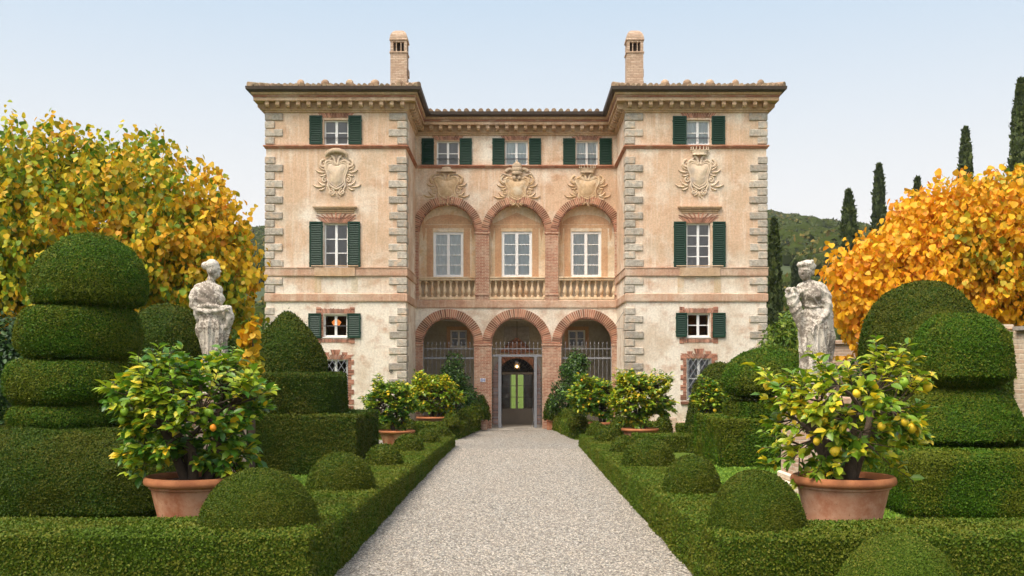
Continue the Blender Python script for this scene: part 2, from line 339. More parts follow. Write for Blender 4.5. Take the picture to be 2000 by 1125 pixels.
class MB:
    def __init__(s): s.v = []; s.f = []; s.m = []
    def add(s, vs, fs, mi=0):
        b = len(s.v); s.v.extend(vs); s.f.extend([tuple(b+i for i in f) for f in fs]); s.m.extend([mi]*len(fs)); return s
    def box(s, x0, x1, y0, y1, z0, z1, mi=0, bev=0.0):
        if x0 > x1: x0, x1 = x1, x0
        if bev:
            b = min(bev, (x1-x0)*.4, (y1-y0)*.4, (z1-z0)*.4); vs = []
            for (ax, ay, az) in ((b,b,0),(b,0,b),(0,b,b)):
                for sx in (0,1):
                    for sy in (0,1):
                        for sz in (0,1):
                            vs.append(((x1-ax) if sx else (x0+ax), (y1-ay) if sy else (y0+ay), (z1-az) if sz else (z0+az)))
            A = lambda i, j, k: i*4+j*2+k; F = []
            Z = [A(*t) for t in ((0,0,0),(1,0,0),(1,1,0),(0,1,0))]; F.append(tuple(Z[::-1])); F.append(tuple(i+1 for i in Z))
            Y = [8+A(*t) for t in ((0,0,0),(1,0,0),(1,0,1),(0,0,1))]; F.append(tuple(Y)); F.append(tuple((i+2) for i in Y[::-1]))
            X = [16+A(*t) for t in ((0,0,0),(0,1,0),(0,1,1),(0,0,1))]; F.append(tuple(X[::-1])); F.append(tuple(i+4 for i in X))
            for k in (0,1):
                for j in (0,1): F.append((A(0,j,k), A(1,j,k), 8+A(1,j,k), 8+A(0,j,k)))
                for i in (0,1): F.append((A(i,0,k), A(i,1,k), 16+A(i,1,k), 16+A(i,0,k)))
            for i in (0,1):
                for j in (0,1):
                    F.append((8+A(i,j,0), 8+A(i,j,1), 16+A(i,j,1), 16+A(i,j,0)))
                    for k in (0,1): F.append((A(i,j,k), 8+A(i,j,k), 16+A(i,j,k)))
            return s.add(vs, F, mi)
        vs = [(x0,y0,z0),(x1,y0,z0),(x1,y1,z0),(x0,y1,z0),(x0,y0,z1),(x1,y0,z1),(x1,y1,z1),(x0,y1,z1)]
        return s.add(vs, [(0,3,2,1),(4,5,6,7),(0,1,5,4),(1,2,6,5),(2,3,7,6),(3,0,4,7)], mi)
    def prism(s, poly, y0, y1, mi=0):                # poly in (x,z)
        n = len(poly); vs = [(x,y0,z) for x,z in poly]+[(x,y1,z) for x,z in poly]
        return s.add(vs, [tuple(range(n)), tuple(range(2*n-1,n-1,-1))]+[(i,i+n,(i+1)%n+n,(i+1)%n) for i in range(n)], mi)
    def tube(s, pts, r, n=8, mi=0, cap=True):
        pts = [Vector(p) for p in pts]; m = len(pts); rr = r if hasattr(r, '__len__') else [r]*m
        vs = []; t0 = (pts[1]-pts[0]).normalized(); up = Vector((0,0,1)) if abs(t0.z) < .9 else Vector((1,0,0))
        u = t0.cross(up).normalized()
        for i in range(m):
            t = (pts[min(i+1,m-1)]-pts[max(i-1,0)])
            t = t.normalized() if t.length > 1e-9 else t0
            u = (u - t*u.dot(t)); u = u.normalized() if u.length > 1e-6 else t.orthogonal().normalized()
            w_ = t.cross(u)
            for k in range(n):
                a = 2*math.pi*k/n; vs.append(tuple(pts[i]+(u*math.cos(a)+w_*math.sin(a))*rr[i]))
        fs = [(i*n+k, i*n+(k+1)%n, (i+1)*n+(k+1)%n, (i+1)*n+k) for i in range(m-1) for k in range(n)]
        if cap: fs += [tuple(range(n-1,-1,-1)), tuple((m-1)*n+k for k in range(n))]
        return s.add(vs, fs, mi)
    def lathe(s, prof, c=(0,0,0), n=24, mi=0, sx=1, sy=1):
        vs = []; m = len(prof)
        for r, z in prof:
            for k in range(n):
                a = 2*math.pi*k/n; vs.append((c[0]+r*sx*math.cos(a), c[1]+r*sy*math.sin(a), c[2]+z))
        fs = [(i*n+k, i*n+(k+1)%n, (i+1)*n+(k+1)%n, (i+1)*n+k) for i in range(m-1) for k in range(n)]
        if prof[0][0] > 1e-6: fs.append(tuple(range(n-1,-1,-1)))
        if prof[-1][0] > 1e-6: fs.append(tuple((m-1)*n+k for k in range(n)))
        return s.add(vs, fs, mi)
    def ball(s, c, r, nu=12, nv=8, mi=0):
        rx, ry, rz = r if hasattr(r, '__len__') else (r,r,r)
        vs = [(c[0],c[1],c[2]-rz)]
        for j in range(1, nv):
            p = math.pi*j/nv
            for k in range(nu):
                a = 2*math.pi*k/nu; vs.append((c[0]+rx*math.sin(p)*math.cos(a), c[1]+ry*math.sin(p)*math.sin(a), c[2]-rz*math.cos(p)))
        vs.append((c[0],c[1],c[2]+rz)); L = len(vs)-1
        fs = [(0, 1+(k+1)%nu, 1+k) for k in range(nu)]
        fs += [(1+j*nu+k, 1+j*nu+(k+1)%nu, 1+(j+1)*nu+(k+1)%nu, 1+(j+1)*nu+k) for j in range(nv-2) for k in range(nu)]
        fs += [(L, 1+(nv-2)*nu+k, 1+(nv-2)*nu+(k+1)%nu) for k in range(nu)]
        return s.add(vs, fs, mi)
    def build(s, name, mats, parent=None, smooth=False, origin=None):
        if isinstance(mats, str): mats = [mats]
        me = bpy.data.meshes.new(name)
        off = world_loc(parent) if parent is not None else Vector(origin or (0,0,0))
        me.from_pydata([tuple(Vector(v)-off) for v in s.v], [], s.f)
        for mm in mats: me.materials.append(MATS[mm])
        me.polygons.foreach_set("material_index", s.m)
        me.polygons.foreach_set("use_smooth", [smooth]*len(s.f)); me.update()
        o = link(bpy.data.objects.new(name, me))
        if smooth:
            try: me.set_sharp_from_angle(angle=R(50))
            except Exception: pass
        if parent is not None: o.parent = parent
        elif origin is not None: o.location = origin
        return o

# ---- vectorised leaf scattering
def fnoise(P, seed=0, scale=1.0):
    """cheap smooth pseudo-noise from summed sines, about -1..1"""
    r = np.random.default_rng(seed); out = np.zeros(len(P)); amp = 1.0; tot = 0
    for k in range(5):
        for q in range(2):
            d = r.normal(size=3); d /= np.linalg.norm(d)
            out += amp*np.sin(P@d*scale*(1.7**k)*2.2 + r.uniform(0, 6.28)); tot += amp*0.7
        amp *= 0.62
    return out/tot
DIAMOND = (np.array([(0,0,0),(0.32,0.45,0.06),(0,1,0),(-0.32,0.45,0.06)]), [np.array([[0,1,2,3]])])
LONGLEAF = (np.array([(0,0,0),(0.24,0.30,0.06),(0,0.30,-0.02),(-0.24,0.30,0.06),(0.23,0.66,0.03),(0,0.68,-0.06),(-0.23,0.66,0.03),(0,1,-0.16)]),
            [np.array([[0,1,2],[0,2,3],[4,7,5],[5,7,6]]), np.array([[1,4,5,2],[2,5,6,3]])])
ROUNDLEAF = (np.array([(0,0.05,0),(0.40,0.10,0.03),(0.50,0.42,0.05),(0.30,0.78,-0.02),(0,1.0,-0.14),(-0.30,0.78,-0.02),(-0.50,0.42,0.05),(-0.40,0.10,0.03),(0,0.45,-0.06)]),
             [np.array([[8,0,1],[8,1,2],[8,2,3],[8,3,4],[8,4,5],[8,5,6],[8,6,7],[8,7,0]])])
def norm(a): return a/np.maximum(np.linalg.norm(a, axis=1, keepdims=True), 1e-9)
def place(template, pos, nrm, tang, size, base=0):
    """template leaf: y along tang, z along nrm"""
    T, faces = template
    tang = norm(tang - nrm*np.sum(tang*nrm, axis=1, keepdims=True)); side = np.cross(tang, nrm)
    L = T[None,:,0,None]*side[:,None,:] + T[None,:,1,None]*tang[:,None,:] + T[None,:,2,None]*nrm[:,None,:]
    V = pos[:,None,:] + L*size[:,None,None]; n = len(pos); k = len(T)
    offs = (np.arange(n)*k+base)[:,None,None]
    return V.reshape(-1,3), [(f[None]+offs).reshape(-1, f.shape[1]) for f in faces]
def tri_arrays(V, Fq):
    V = np.asarray(V); T = []
    for f in Fq:
        for i in range(1, len(f)-1): T.append((f[0], f[i], f[i+1]))
    return V, np.array(T)
def surf_sample(V, T, n, r):
    a, b, c = V[T[:,0]], V[T[:,1]], V[T[:,2]]; cr = np.cross(b-a, c-a); ar = np.linalg.norm(cr, axis=1)/2
    nn = cr/np.maximum(2*ar[:,None], 1e-12)
    i = r.choice(len(T), n, p=ar/ar.sum()); u, v_ = r.random(n), r.random(n); m_ = u+v_ > 1; u[m_] = 1-u[m_]; v_[m_] = 1-v_[m_]
    return a[i]+(b-a)[i]*u[:,None]+(c-a)[i]*v_[:,None], nn[i]
def area(V, T):
    return np.linalg.norm(np.cross(V[T[:,1]]-V[T[:,0]], V[T[:,2]]-V[T[:,0]]), axis=1).sum()/2
SEED = [100]
def clipped(name, V, Fq, parent=None, origin=None, core="core_green", leaf="yew", k=0.00165, cover=1.5, tilt=0.5, rough=0.03, holes=0.0):
    """a clipped evergreen body: dark inner core and a skin of small leaves"""
    SEED[0] += 1; r = np.random.default_rng(SEED[0])
    V, T = tri_arrays(V, Fq)
    if np.einsum('ij,ij->i', V[T[:,0]]-V.mean(0), np.cross(V[T[:,1]]-V.mean(0), V[T[:,2]]-V.mean(0))).sum() < 0: T = T[:,::-1]
    vn = np.zeros_like(V); fn = np.cross(V[T[:,1]]-V[T[:,0]], V[T[:,2]]-V[T[:,0]])
    for q in range(3): np.add.at(vn, T[:,q], fn)
    vn = norm(vn)
    V = V + vn*(fnoise(V, SEED[0], 1.6)*rough)[:,None]
    d = max(6.0, np.linalg.norm(V.mean(0))-1.0); s = k*d
    A = area(V, T); n = int(cover*A/(0.30*s*s)); n = min(n, 420000)
    P, N = surf_sample(V, T, n, r)
    keep = (N[:,1] < 0.35) | (r.random(n) < 0.4); P, N = P[keep], N[keep]; n = len(P)
    if holes:
        h = fnoise(P, SEED[0]+5, 2.2); keep = (h < 1-holes) | (r.random(n) < 0.35); P, N = P[keep], N[keep]; n = len(P)
    nr = norm(N + r.normal(size=(n,3))*tilt); tg = norm(N*0.55 + r.normal(size=(n,3))*0.6 + np.array([0,0,0.25]))
    size = s*r.uniform(0.65, 1.45, n); st_ = np.where(r.random(n) < .012, 1.4, 0.0); P = P + N*(r.random(n)*(0.7+st_)-0.45)[:,None]*s
    LV, LF = place(DIAMOND, P, nr, tg, size, len(V))
    core_V = V - vn*s*0.55
    return np_mesh(name, np.vstack([core_V, LV]), [(T, 0)]+[(f, 1) for f in LF], [core, leaf], parent, False, origin)
def dome_geo(c, rx, ry, prof, nu=40, power=2.0):
    """prof: list of (radius factor, z); power > 2 squares the plan"""
    V = []; F = []; m_ = len(prof)
    for rf, z in prof:
        for q in range(nu):
            a = 2*math.pi*q/nu; ca, sa = math.cos(a), math.sin(a)
            den = (abs(ca)**power+abs(sa)**power)**(1/power)
            V.append((c[0]+rx*rf*ca/den, c[1]+ry*rf*sa/den, c[2]+z))
    for i in range(m_-1):
        for q in range(nu): F.append((i*nu+q, i*nu+(q+1)%nu, (i+1)*nu+(q+1)%nu, (i+1)*nu+q))
    V.append((c[0], c[1], c[2]+prof[0][1])); V.append((c[0], c[1], c[2]+prof[-1][1])); a_, b_ = len(V)-2, len(V)-1
    for q in range(nu): F.append((a_, (q+1)%nu, q)); F.append((b_, (m_-1)*nu+q, (m_-1)*nu+(q+1)%nu))
    return np.array(V, dtype=float), F
def dome_prof(h, base=0.0, n=10, full=2.0, belly=0.0):
    p = [(0.98, base)]
    for i in range(1, n+1):
        t = i/n; a = t*math.pi/2
        p.append((max(0.02, math.cos(a)**0.88), base+h*math.sin(a)))
    return p
def bun_prof(h, z0=0.0, e=0.5, n=12, top=0.70, bot=0.62):
    """flattened bun: rounded rim, flat-ish underside"""
    p = []
    for i in range(n+1):
        a = -math.pi/2+math.pi*i/n; s_ = math.sin(a); c_ = abs(math.cos(a))**e
        lim = (bot if s_ < 0 else top); p.append((lim+(1-lim)*c_, z0+h/2+h/2*s_))
    return [(bot*0.5, z0-0.10)] + p + [(top*0.5, z0+h*1.02)]
def hedge_geo(path, hw, hts, seg=0.35, round_=0.06):
    """path: list of (x,y) centre points; hts: height at each; closed box section swept along"""
    pts = [Vector((p[0], p[1], 0)) for p in path]; L = [0]
    for a, b in zip(pts, pts[1:]): L.append(L[-1]+(b-a).length)
    n = max(3, int(L[-1]/seg)); V = []; F = []
    sec = [(-hw,0),(-hw,0.33),(-hw,0.66),(-hw,0.93),(-hw+round_,1.0),(-hw*0.33,1.005),(hw*0.33,1.005),(hw-round_,1.0),(hw,0.93),(hw,0.66),(hw,0.33),(hw,0)]
    corner = [L[i] for i in range(1, len(L)-1)]
    ts = sorted(set([L[-1]*i/n for i in range(n+1)]+corner))
    for t in ts:
        for i in range(len(pts)-1):
            if t <= L[i+1]+1e-9: break
        u = (t-L[i])/(L[i+1]-L[i]); p = pts[i].lerp(pts[i+1], u); h = hts[i]*(1-u)+hts[i+1]*u
        d = (pts[i+1]-pts[i]).normalized(); nrm_ = Vector((d.y, -d.x, 0)); sc_ = 1.0
        if abs(t-L[i+1]) < 1e-9 and i+2 < len(pts):
            d2 = (pts[i+2]-pts[i+1]).normalized(); n2 = Vector((d2.y, -d2.x, 0)); b_ = (nrm_+n2).normalized(); sc_ = 1/max(0.4, b_.dot(nrm_)); nrm_ = b_
        for o_, z in sec: q = p+nrm_*o_*sc_; V.append((q.x, q.y, z*h))
    m_ = len(sec)
    for i in range(len(ts)-1):
        for q in range(m_-1): F.append((i*m_+q, (i+1)*m_+q, (i+1)*m_+q+1, i*m_+q+1))
    F.append(tuple(range(m_))); F.append(tuple((len(ts)-1)*m_+q for q in range(m_-1,-1,-1)))
    return np.array(V, dtype=float), F
def block_geo(x0, x1, y0, y1, z0, z1, rd=0.08, n=10):
    """subdivided block with softened edges"""
    V = []; F = []
    cx, cy, cz = (x0+x1)/2, (y0+y1)/2, (z0+z1)/2; hx, hy, hz = (x1-x0)/2, (y1-y0)/2, (z1-z0)/2
    faces = [((1,0,0),(0,1,0),(0,0,1)),((-1,0,0),(0,-1,0),(0,0,1)),((0,1,0),(-1,0,0),(0,0,1)),((0,-1,0),(1,0,0),(0,0,1)),((0,0,1),(1,0,0),(0,1,0))]
    H_ = np.array([hx,hy,hz]); C_ = np.array([cx,cy,cz])
    for N_, U_, W_ in faces:
        N_, U_, W_ = map(np.array, (N_, U_, W_)); b0 = len(V)
        for i in range(n+1):
            for j in range(n+1):
                p = (N_ + U_*(2*i/n-1) + W_*(2*j/n-1))*H_
                q = np.clip(p, -(H_-rd), H_-rd); dlt = p-q; l = np.linalg.norm(dlt)
                if l > rd: p = q+dlt/l*rd
                V.append(tuple(C_+p))
        for i in range(n):
            for j in range(n): F.append((b0+i*(n+1)+j, b0+(i+1)*(n+1)+j, b0+(i+1)*(n+1)+j+1, b0+i*(n+1)+j+1))
    return np.array(V, dtype=float), F

# ---------------------------------------------------------------- ground, path, hill
def ground_z(x, y):
    x = np.asarray(x, float); y = np.asarray(y, float)
    t = np.clip((y-66)/90, 0, 1); z = 9*t*t*(3-2*t)
    t2 = np.clip((y-140)/330, 0, 1); ridge = 67 + 6*np.sin(x*0.013+1.0) + 3*np.sin(x*0.031) - 0.02*np.abs(x)
    z = z + (ridge-9)*(t2**1.15)*(y >= 140)
    t3 = np.clip((y-470)/500, 0, 1); z = z - 30*t3
    s_ = np.clip((x-14)/50, 0, 1)*np.clip((y-34)/40, 0, 1); return z + 3.5*s_
xs = np.concatenate([np.linspace(-1500,-320,9), np.linspace(-300,-40,27), np.linspace(-36,36,37), np.linspace(40,300,27), np.linspace(320,1500,9)])
ys = np.concatenate([np.array([-60,-20,0,5,10,15,20,25,30,35,40,45,50,55]), np.linspace(60,160,21), np.linspace(170,520,36), np.array([600,750,1000,1400,2000])])
X, Y = np.meshgrid(xs, ys); Z = ground_z(X, Y)
V = np.stack([X.ravel(), Y.ravel(), Z.ravel()], 1); nx = len(xs); I = np.arange((len(ys)-1)*(nx-1)); i0 = (I//(nx-1))*nx+(I%(nx-1))
q = np.stack([i0, i0+1, i0+nx+1, i0+nx], 1); far = V[i0,1] > 96
tag(np_mesh("ground", V, [(q[~far], 0), (q[far], 1)], ["lawn", "hill_ground"], None, True), kind="structure")
mb = MB(); PATH = [(-60,2.2),(11,2.2),(20,2.15),(34,2.05),(37,2.1),(43.5,1.6)]
for (a, b) in zip(PATH, PATH[1:]): mb.add([(-a[1],a[0],.006),(a[1],a[0],.006),(b[1],b[0],.006),(-b[1],b[0],.006)], [(0,1,2,3)])
mb.add([(-6,34.2,.004),(6,34.2,.004),(6,36.8,.004),(-6,36.8,.004)], [(0,1,2,3)])
tag(mb.build("gravel_path", "gravel"), kind="structure")
# loose pebbles on the near path (uncountable)
n = 60000; r = np.random.default_rng(3); yy = 10.5+ (r.random(n)**1.5)*22; xx = r.uniform(-2.25, 2.25, n)
T_ = (np.array([(0.5,0,0.1),(0.1,0.45,0.12),(-0.5,0.05,0.1),(-0.1,-0.45,0.1),(0.03,0.02,0.42)]), [np.array([[0,1,4],[1,2,4],[2,3,4],[3,0,4]])])
up = norm(np.stack([r.normal(size=n)*.2, r.normal(size=n)*.2, np.ones(n)], 1)); tg = r.normal(size=(n,3))
PV, PF = place(T_, np.stack([xx, yy, np.full(n, .004)], 1), up, tg, r.uniform(.014, .040, n))
tag(np_mesh("path_pebbles", PV, [(f, 0) for f in PF], ["pebble"]), "loose pale pebbles scattered over the gravel path", "gravel", kind="stuff")
# threshold flags before the gate
mb = MB(); x = -2.0
while x < 2.0:
    w_ = random.uniform(.55,.8); mb.box(x+.006, min(x+w_, 2.1)-.006, 43.2, 44.0, -.05, .022, 0, .006); x += w_
tag(mb.build("stone_threshold", "flag_stone"), kind="structure")

# ================================================================ THE VILLA
YF, YR = 40.15, 44.0; SF, SR = YF/2000, YR/2000
def fx(px): return (px-1008.3)*SF
def fz(py): return H-(py-728)*SF
def rx(px): return (px-1008.3)*SR
def rz(py): return H-(py-728)*SR
villa = thing("villa", (0, YF, 0), "peach plastered villa with two projecting wings, brick arches and green shutters", "villa")
XL, XLi, XRi, XR = fx(520), fx(793), fx(1223.5), fx(1497)
ZW = 12.66

def wall_plane(mb, x0, x1, z0, z1, holes, yf, yb, mi=0, back=True, NA=20):
    """wall sheet with reveals; a hole = (x0,x1,z0,z1,arch)"""
    xs_ = sorted(set([x0,x1]+[h[0] for h in holes]+[h[1] for h in holes])); zs = sorted(set([z0,z1]+[h[2] for h in holes]+[h[3] for h in holes]))
    for i in range(len(xs_)-1):
        for j in range(len(zs)-1):
            a, b, c, d = xs_[i], xs_[i+1], zs[j], zs[j+1]; mx, mz = (a+b)/2, (c+d)/2
            if any(h[0] < mx < h[1] and h[2] < mz < h[3] for h in holes): continue
            mb.add([(a,yf,c),(b,yf,c),(b,yf,d),(a,yf,d)], [(0,1,2,3)], mi)
            if back: mb.add([(a,yb,c),(b,yb,c),(b,yb,d),(a,yb,d)], [(3,2,1,0)], mi)
    for h in holes:
        a, b, c, d, arch = h
        if not arch:
            for P, Q in (((a,c),(b,c)),((b,c),(b,d)),((b,d),(a,d)),((a,d),(a,c))):
                mb.add([(P[0],yf,P[1]),(Q[0],yf,Q[1]),(Q[0],yb,Q[1]),(P[0],yb,P[1])], [(0,1,2,3)], mi)
        else:
            r_ = (b-a)/2; cx, sz = (a+b)/2, d-r_
            pts = [(cx+r_*math.cos(math.pi*k/NA), sz+r_*math.sin(math.pi*k/NA)) for k in range(NA+1)]
            for P, Q in zip(pts, pts[1:]):
                mb.add([(P[0],yf,P[1]),(P[0],yf,d),(Q[0],yf,d),(Q[0],yf,Q[1])], [(0,1,2,3)], mi)
                mb.add([(P[0],yf,P[1]),(Q[0],yf,Q[1]),(Q[0],yb,Q[1]),(P[0],yb,P[1])], [(0,1,2,3)], mi)
                if back: mb.add([(P[0],yb,P[1]),(P[0],yb,d),(Q[0],yb,d),(Q[0],yb,Q[1])], [(3,2,1,0)], mi)
            for xx in (a, b): mb.add([(xx,yf,c),(xx,yb,c),(xx,yb,sz),(xx,yf,sz)], [(0,1,2,3)], mi)

WIN = []   # (x0,x1,z0,z1, plane, rows, fill, guard, lattice)
def fwin(a, b, c, d, *k): w_ = (fx(a), fx(b), fz(d), fz(c)); WIN.append((*w_, YF)+k); return (*w_, False)
def rwin(a, b, c, d, *k): w_ = (rx(a), rx(b), rz(d), rz(c)); WIN.append((*w_, YR)+k); return (*w_, False)
hl = [fwin(633,681,234,283, 2,'grey_backing',1,0), fwin(633,680,436,524, 3,'grey_backing',0,0), fwin(632,679,614,658, 1,'dark',1,0), fwin(632,679,702,787, 2,'dark',0,1)]
hr = [fwin(1340,1387,234,283, 2,'curtain',1,0), fwin(1341,1388,436,524, 4,'grey_backing',0,0), fwin(1342,1387,612,658, 2,'dark',0,0), fwin(1343,1388,700,779, 2,'grey_backing',0,1)]
ht = [rwin(853,897,275,323, 2,'grey_backing',1,0), rwin(987,1031,275,323, 2,'curtain',1,0), rwin(1125,1168,275,323, 2,'curtain',1,0)]
NIC = [(rx(818.5),rx(929),rz(551),rz(399),True), (rx(955.5),rx(1065),rz(551),rz(399),True), (rx(1090.5),rx(1201),rz(551),rz(399),True)]
LOW = [(rx(826),rx(926.5),0.0,rz(622),True), (rx(960.5),rx(1059.5),0.0,rz(621.5),True), (rx(1096.5),rx(1195),0.0,rz(622),True)]
NIC = [(a,b,rz(588),d,e) for a,b,c,d,e in NIC]
mb = MB()
wall_plane(mb, XL, XLi, 0, ZW, hl, YF, YF+.45)
wall_plane(mb, XRi, XR, 0, ZW, hr, YF, YF+.45)
wall_plane(mb, XLi, XRi, 0, ZW, ht+NIC+LOW, YR, YR+.32)
for xx, s_ in ((XLi, 1), (XRi, -1)): mb.add([(xx,YF,0),(xx,YR,0),(xx,YR,ZW),(xx,YF,ZW)], [(0,1,2,3) if s_ > 0 else (3,2,1,0)])
YB = 56.0
for xx, s_ in ((XL, -1), (XR, 1)): mb.add([(xx,YF,0),(xx,YB,0),(xx,YB,ZW),(xx,YF,ZW)], [(0,1,2,3) if s_ > 0 else (3,2,1,0)])
wall_plane(mb, XL, XR, 0, ZW, [(-.30, .40, 0.0, 2.35, False)], YB, YB-.4)
mb.build("wall", "plaster", villa)
# old brick showing at the foot of the wings
for a, b in ((XL+.0, XLi), (XRi, XR)):
    mb = MB(); x = a
    while x < b-.05:
        w_ = min(random.uniform(.3,.6), b-x); mb.box(x, x+w_-.004, YF-.035, YF-.002, 0, random.uniform(.42,.72), 0, .01); x += w_
    mb.build("brick_plinth", "old_brick", villa)
# big first floor niches: back wall with window holes
bigw = [rwin(845.5,904.5,451,541, 4,'curtain',0,0), rwin(980,1039.5,450,541, 4,'curtain',0,0), rwin(1116,1175.5,450,541, 4,'curtain',0,0)]
for k in range(3): WIN[-3+k] = WIN[-3+k][:4]+(YR+.32,)+WIN[-3+k][5:]
mb = MB(); wall_plane(mb, rx(812), rx(1208), rz(590), rz(395), bigw, YR+.32, YR+.6); mb.build("niche_wall", "niche_plaster", villa)
# painted architectural surrounds in the niches (flat colour bands on the plaster)
mb = MB()
for k, (a, b) in enumerate(((845.5,904.5),(980,1039.5),(1116,1175.5))):
    y0, y1 = YR+.314, YR+.3195
    for p, q in ((a-13,a-1),(b+1,b+13)): mb.box(rx(p), rx(q), y0, y1, rz(541), rz(444))
    mb.box(rx(a-17), rx(b+17), y0, y1, rz(443.5), rz(437))
    if k == 1: mb.prism([(rx(a-20),rz(436)),(rx(b+20),rz(436)),(rx((a+b)/2),rz(413))], y0, y1)
    else:
        m_ = [(rx((a+b)/2+ (b-a+34)/2*math.cos(math.pi*t/10)), rz(436-19*math.sin(math.pi*t/10))) for t in range(11)]
        mb.prism(m_, y0, y1)
    for s_ in (-1, 1):
        c_ = (a-19) if s_ < 0 else (b+19); mb.prism([(rx(c_),rz(424)),(rx(c_+s_*5),rz(430)),(rx(c_+s_*3),rz(450)),(rx(c_),rz(470)),(rx(c_-s_*4),rz(450))], y0+.002, y1)
mb.build("painted_surround", "painted_plaster", villa)

# --- loggia behind the lower arches
YL = 46.9; lz = lambda py: H-(py-728)*YL/2000; lx = lambda px: (px-1008.3)*YL/2000
lw = [(lx(880), lx(912), lz(678), lz(645)), (lx(1110), lx(1143), lz(678), lz(645))]
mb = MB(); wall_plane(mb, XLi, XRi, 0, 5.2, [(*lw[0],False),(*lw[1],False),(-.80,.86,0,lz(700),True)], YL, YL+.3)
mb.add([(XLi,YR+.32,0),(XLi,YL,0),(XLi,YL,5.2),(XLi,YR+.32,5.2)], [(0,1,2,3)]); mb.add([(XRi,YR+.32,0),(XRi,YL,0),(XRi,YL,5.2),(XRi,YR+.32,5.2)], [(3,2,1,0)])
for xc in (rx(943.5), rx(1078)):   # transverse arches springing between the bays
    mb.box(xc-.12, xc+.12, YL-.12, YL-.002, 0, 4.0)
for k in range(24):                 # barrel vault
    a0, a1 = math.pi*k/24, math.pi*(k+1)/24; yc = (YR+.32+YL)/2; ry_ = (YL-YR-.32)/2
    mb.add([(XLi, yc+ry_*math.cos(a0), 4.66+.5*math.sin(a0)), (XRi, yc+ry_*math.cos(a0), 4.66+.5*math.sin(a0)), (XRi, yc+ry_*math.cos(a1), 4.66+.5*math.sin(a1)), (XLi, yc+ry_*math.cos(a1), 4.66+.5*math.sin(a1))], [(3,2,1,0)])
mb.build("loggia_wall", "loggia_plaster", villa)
MB().box(XLi, XRi, YR, YB, -.1, .05).build("loggia_floor", "flag_stone", villa)
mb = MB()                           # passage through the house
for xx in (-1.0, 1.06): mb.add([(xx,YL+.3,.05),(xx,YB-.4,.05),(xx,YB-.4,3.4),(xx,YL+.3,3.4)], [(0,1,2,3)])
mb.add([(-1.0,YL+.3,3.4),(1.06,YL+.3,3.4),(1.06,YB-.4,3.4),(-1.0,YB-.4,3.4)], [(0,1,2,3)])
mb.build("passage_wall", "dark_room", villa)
for a, b, c, d in lw: WIN.append((a,b,c,d,YL,2,'dark',0,0))
for a, b, c, d in lw:
    mb = MB()
    for p in ((a-.17,a-.01,c-.1,d+.17),(b+.01,b+.17,c-.1,d+.17),(a-.01,b+.01,d+.01,d+.17)): mb.box(p[0],p[1],YL-.012,YL-.001,p[2],p[3])
    mb.build("window_surround", "painted_plaster", villa)
# inscription slab over the inner door
mb = MB(); mb.box(lx(985), lx(1034), YL-.05, YL-.002, lz(668), lz(638), 0, .01)
mb.build("stone_tablet", "flag_stone", villa)
# brick surround of the inner door with stepped pediment
mb = MB(); dz0 = lz(700); r_ = .83; sz = dz0-r_
for s_ in (-1, 1):
    for k in range(int(sz/.075)):
        x0 = (.03+s_*.83); w_ = .30 if k % 2 else .24; mb.box(x0, x0+s_*w_, YL-.07, YL-.003, .06+k*.075, .06+k*.075+.068, 0, .004)
for k in range(34):
    a0, a1 = math.pi*k/34+.008, math.pi*(k+1)/34-.008
    P = [(.03+rr_*math.cos(a), sz+rr_*math.sin(a)) for a, rr_ in ((a0,.83),(a1,.83),(a1,1.1),(a0,1.1))]; mb.prism(P, YL-.07, YL-.003)
for k, hw_ in enumerate((.80,.72,.60,.55,.5,.42,.3,.2,.1)):
    z0 = dz0+.27+k*.075; x = -hw_
    while x < hw_-.02: mb.box(.03+x, .03+min(x+.24,hw_)-.008, YL-.08, YL-.004, z0, z0+.067, 0, .004); x += .24
mb.build("door_surround", "brick_wedges", villa)
# inner glazed door with fanlight
door = MB(); yd = YL+.14
for a, b, c, d in ((-.80,-.70,.05,2.45),(.76,.86,.05,2.45),(-.70,.76,2.33,2.45),(-.02,.08,.05,2.33),(-.70,-.02,.05,.78),(.08,.76,.05,.78)):
    door.box(a,b,yd,yd+.05,c,d,0,.006)
for a, b in ((-.70,-.02),(.08,.76)):
    for z in (1.30,1.82): door.box(a,b,yd+.01,yd+.04,z-.012,z+.012)
    door.box(a+.06,b-.06,yd-.012,yd-.001,.16,.68,0,.01); door.box((a+b)/2+.12,(a+b)/2+.145,yd+.012,yd+.038,.78,2.33)
door.ball((.10,yd-.03,1.05),.025,8,6)
d_ = door.build("door", "grey_door", villa)
g = MB(); g.add([(-.70,yd+.025,.78),(.76,yd+.025,.78),(.76,yd+.025,2.33),(-.70,yd+.025,2.33)], [(0,1,2,3)]); g.build("pane", "glass", d_)
fan = MB(); fc = (.03, 2.46)
for rr_ in (.22,.5,.79): fan.tube([(fc[0]+rr_*math.cos(math.pi*t/20), yd+.02, fc[1]+rr_*math.sin(math.pi*t/20)) for t in range(21)], .014, 5)
for k in range(11):
    a = math.pi*(k+.5)/11; fan.tube([(fc[0]+.22*math.cos(a),yd+.02,fc[1]+.22*math.sin(a)),(fc[0]+.79*math.cos(a),yd+.02,fc[1]+.79*math.sin(a))], .011, 5)
    for s_ in (-1,1):
        pt = [(fc[0]+(.52+.1*t/6)*math.cos(a+s_*.10*math.sin(t*1.0)), yd+.02, fc[1]+(.52+.24*t/6)*math.sin(a+s_*.10*math.sin(t*1.0))) for t in range(7)]; fan.tube(pt, .009, 4)
for k in range(5):
    cx_ = -.60+k*.32; fan.tube([(cx_+.15*math.cos(math.pi*t/8),yd+.02,2.47+.19*math.sin(math.pi*t/8)) for t in range(9)], .011, 5)
fan.build("fanlight", "iron", villa)

